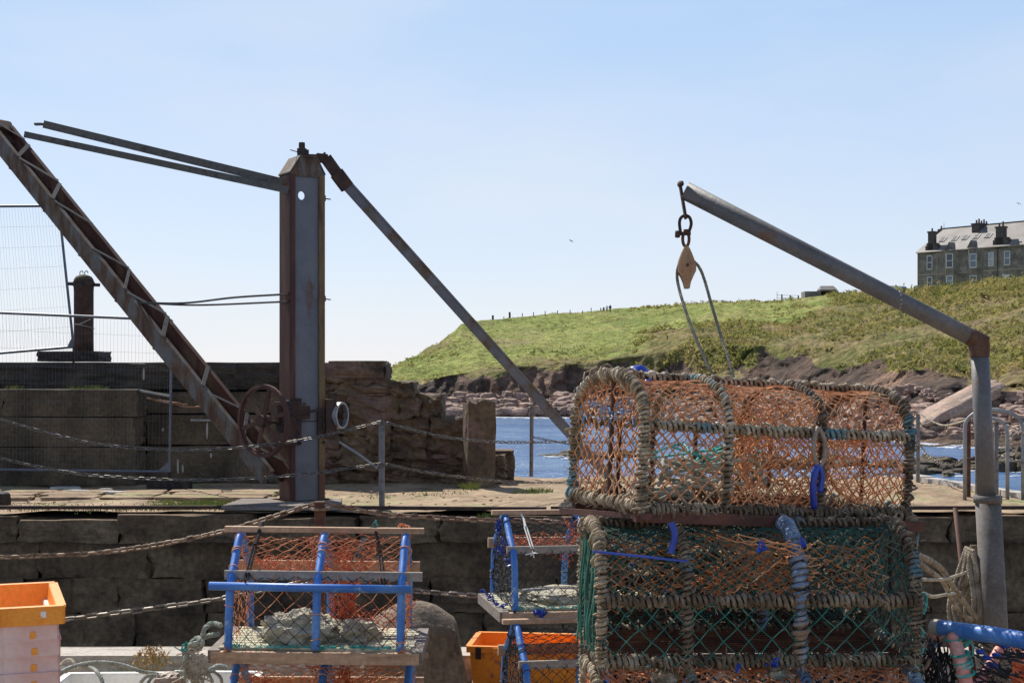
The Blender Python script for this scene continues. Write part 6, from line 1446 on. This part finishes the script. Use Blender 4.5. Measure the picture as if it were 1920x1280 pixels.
for q in (((415, 1172), (398, 1168), (384, 1178), (378, 1195), (360, 1215), (348, 1235), (352, 1262), (372, 1280)), ((410, 1188), (388, 1192), (368, 1205), (350, 1212), (346, 1228), (360, 1240)), ((356, 1208), (368, 1196), (380, 1200), (372, 1216), (358, 1218)), ((350, 1255), (372, 1262), (395, 1255), (410, 1248), (425, 1252))):
    strands(mb, cat_pts([P(x, y, 5.5 + .04 * math.sin(i * 2.1)) for i, (x, y) in enumerate(q)], 8), .0105, .05)
mb.build('rope_turns', m_ropegrn, o, True)
mb = MB()
for k in range(90): c = P(368 + rg.gauss(0, 8), 1250 + rg.gauss(0, 14), 5.47); mb.tube(cat_pts([c, c + V(rg.gauss(0, .015), -.01, rg.gauss(0, .015)), c + V(rg.gauss(0, .03), 0, rg.gauss(-.01, .03))], 3), .0025, 4)
mb.build('frayed_ends', m_ropeb, o, True)
mb = MB(); scrib(mb, P(350, 1212, 5.48), .010, 16, .0028)
mb.build('teal_ends', m_teal, o, True)
# iron rod with hanging coil
o = empty('iron_rod', P(1816, 1185, 6.9), 'dark rusty iron rod leaning beside the davit sleeve with rope hung on it', 'rod'); mb = MB(); a = P(1791, 952, 6.9); b_ = P(1818, 1190, 6.7); mb.tube([a, b_, b_ + (b_ - a) * .45], .0115, 10); mb.build('rod_shaft', m_redrust, o, True, smooth=True)
mb = MB(); rg = random.Random(31)
for k in range(9):
    t0 = P(1812 + k * 1.6, 1024 + k * .8, 6.72 - .012 * k); xl = 1782 + k * 5 + rg.uniform(-3, 3); xr = 1826 + k * 3.2 + rg.uniform(-2, 2); yb = 1172 + rg.uniform(-14, 22)
    strands(mb, cat_pts([t0, P(xl + 14, 1080, 6.7 - .012 * k), P(xl, 1130, 6.68), P(xl + 4, yb, 6.66), P((xl + xr) / 2, yb + 22, 6.62), P(xr - 4, yb, 6.6), P(xr, 1120, 6.6), P(xr - 8, 1060, 6.64), P(1822 + k * 1.5, 1022, 6.68)], 8), .0085, .04, n=4)
tag(mb.build('rope_coil', m_coilrope, smooth=True), 'long hank of beige rope hanging from the leaning rod beside the davit sleeve', 'rope')
rope('thick brown rope sagging from the creel stack to the hanging hank', [P(1718, 1040, 5.0), P(1745, 1052, 5.4), P(1765, 1066, 5.8), P(1785, 1096, 6.2), P(1805, 1125, 6.5), P(1825, 1150, 6.58), P(1832, 1160, 6.6)], .012, m_coilrope)
rope('second brown rope dropping from the creel stack below the first', [P(1712, 1046, 5.0), P(1740, 1068, 5.4), P(1768, 1090, 5.9), P(1785, 1125, 6.3), P(1803, 1150, 6.5), P(1822, 1162, 6.58)], .010, m_coilrope)
rope('thin pale rope stretched level between the creel stack and the hank, upper one', [P(1728, 1086, 5.0), P(1765, 1086, 5.6), P(1790, 1080, 6.2), P(1812, 1072, 6.6)], .0065, m_ropeb)
rope('thin pale rope stretched between the creel stack and the hank, lower one', [P(1732, 1112, 5.0), P(1750, 1118, 5.4), P(1775, 1114, 6.0), P(1800, 1110, 6.5)], .0065, m_ropeb)
rope('short teal cord dangling right of the creel stack', [P(1722, 1112, 4.6), P(1734, 1113, 4.6), P(1737, 1128, 4.6), P(1735, 1140, 4.6), P(1731, 1154, 4.6)], .004, m_teal)
# creels added behind the stack to darken what shows through it
g4 = big_creel('lobster_creel', c2 + V(.02, .54, .0), M2, .93, .46, .38, .2, 'dark old creel added behind the green netted one to darken its background', 'rope lashed creels stacked on the right', m_greennet, [m_ropedk, m_ropedk], mnet2=m_blacknet, seed=240, heap=False)
g5 = big_creel('lobster_creel', c3 + V(.02, .56, .0), basis(V(1, .03, 0)), .93, .46, .42, .25, 'dark old creel added at the back of the right hand stack, below another', 'rope lashed creels stacked on the right', m_blacknet, [m_ropedk, m_ropedk], seed=260, heap=False, funnel=False)
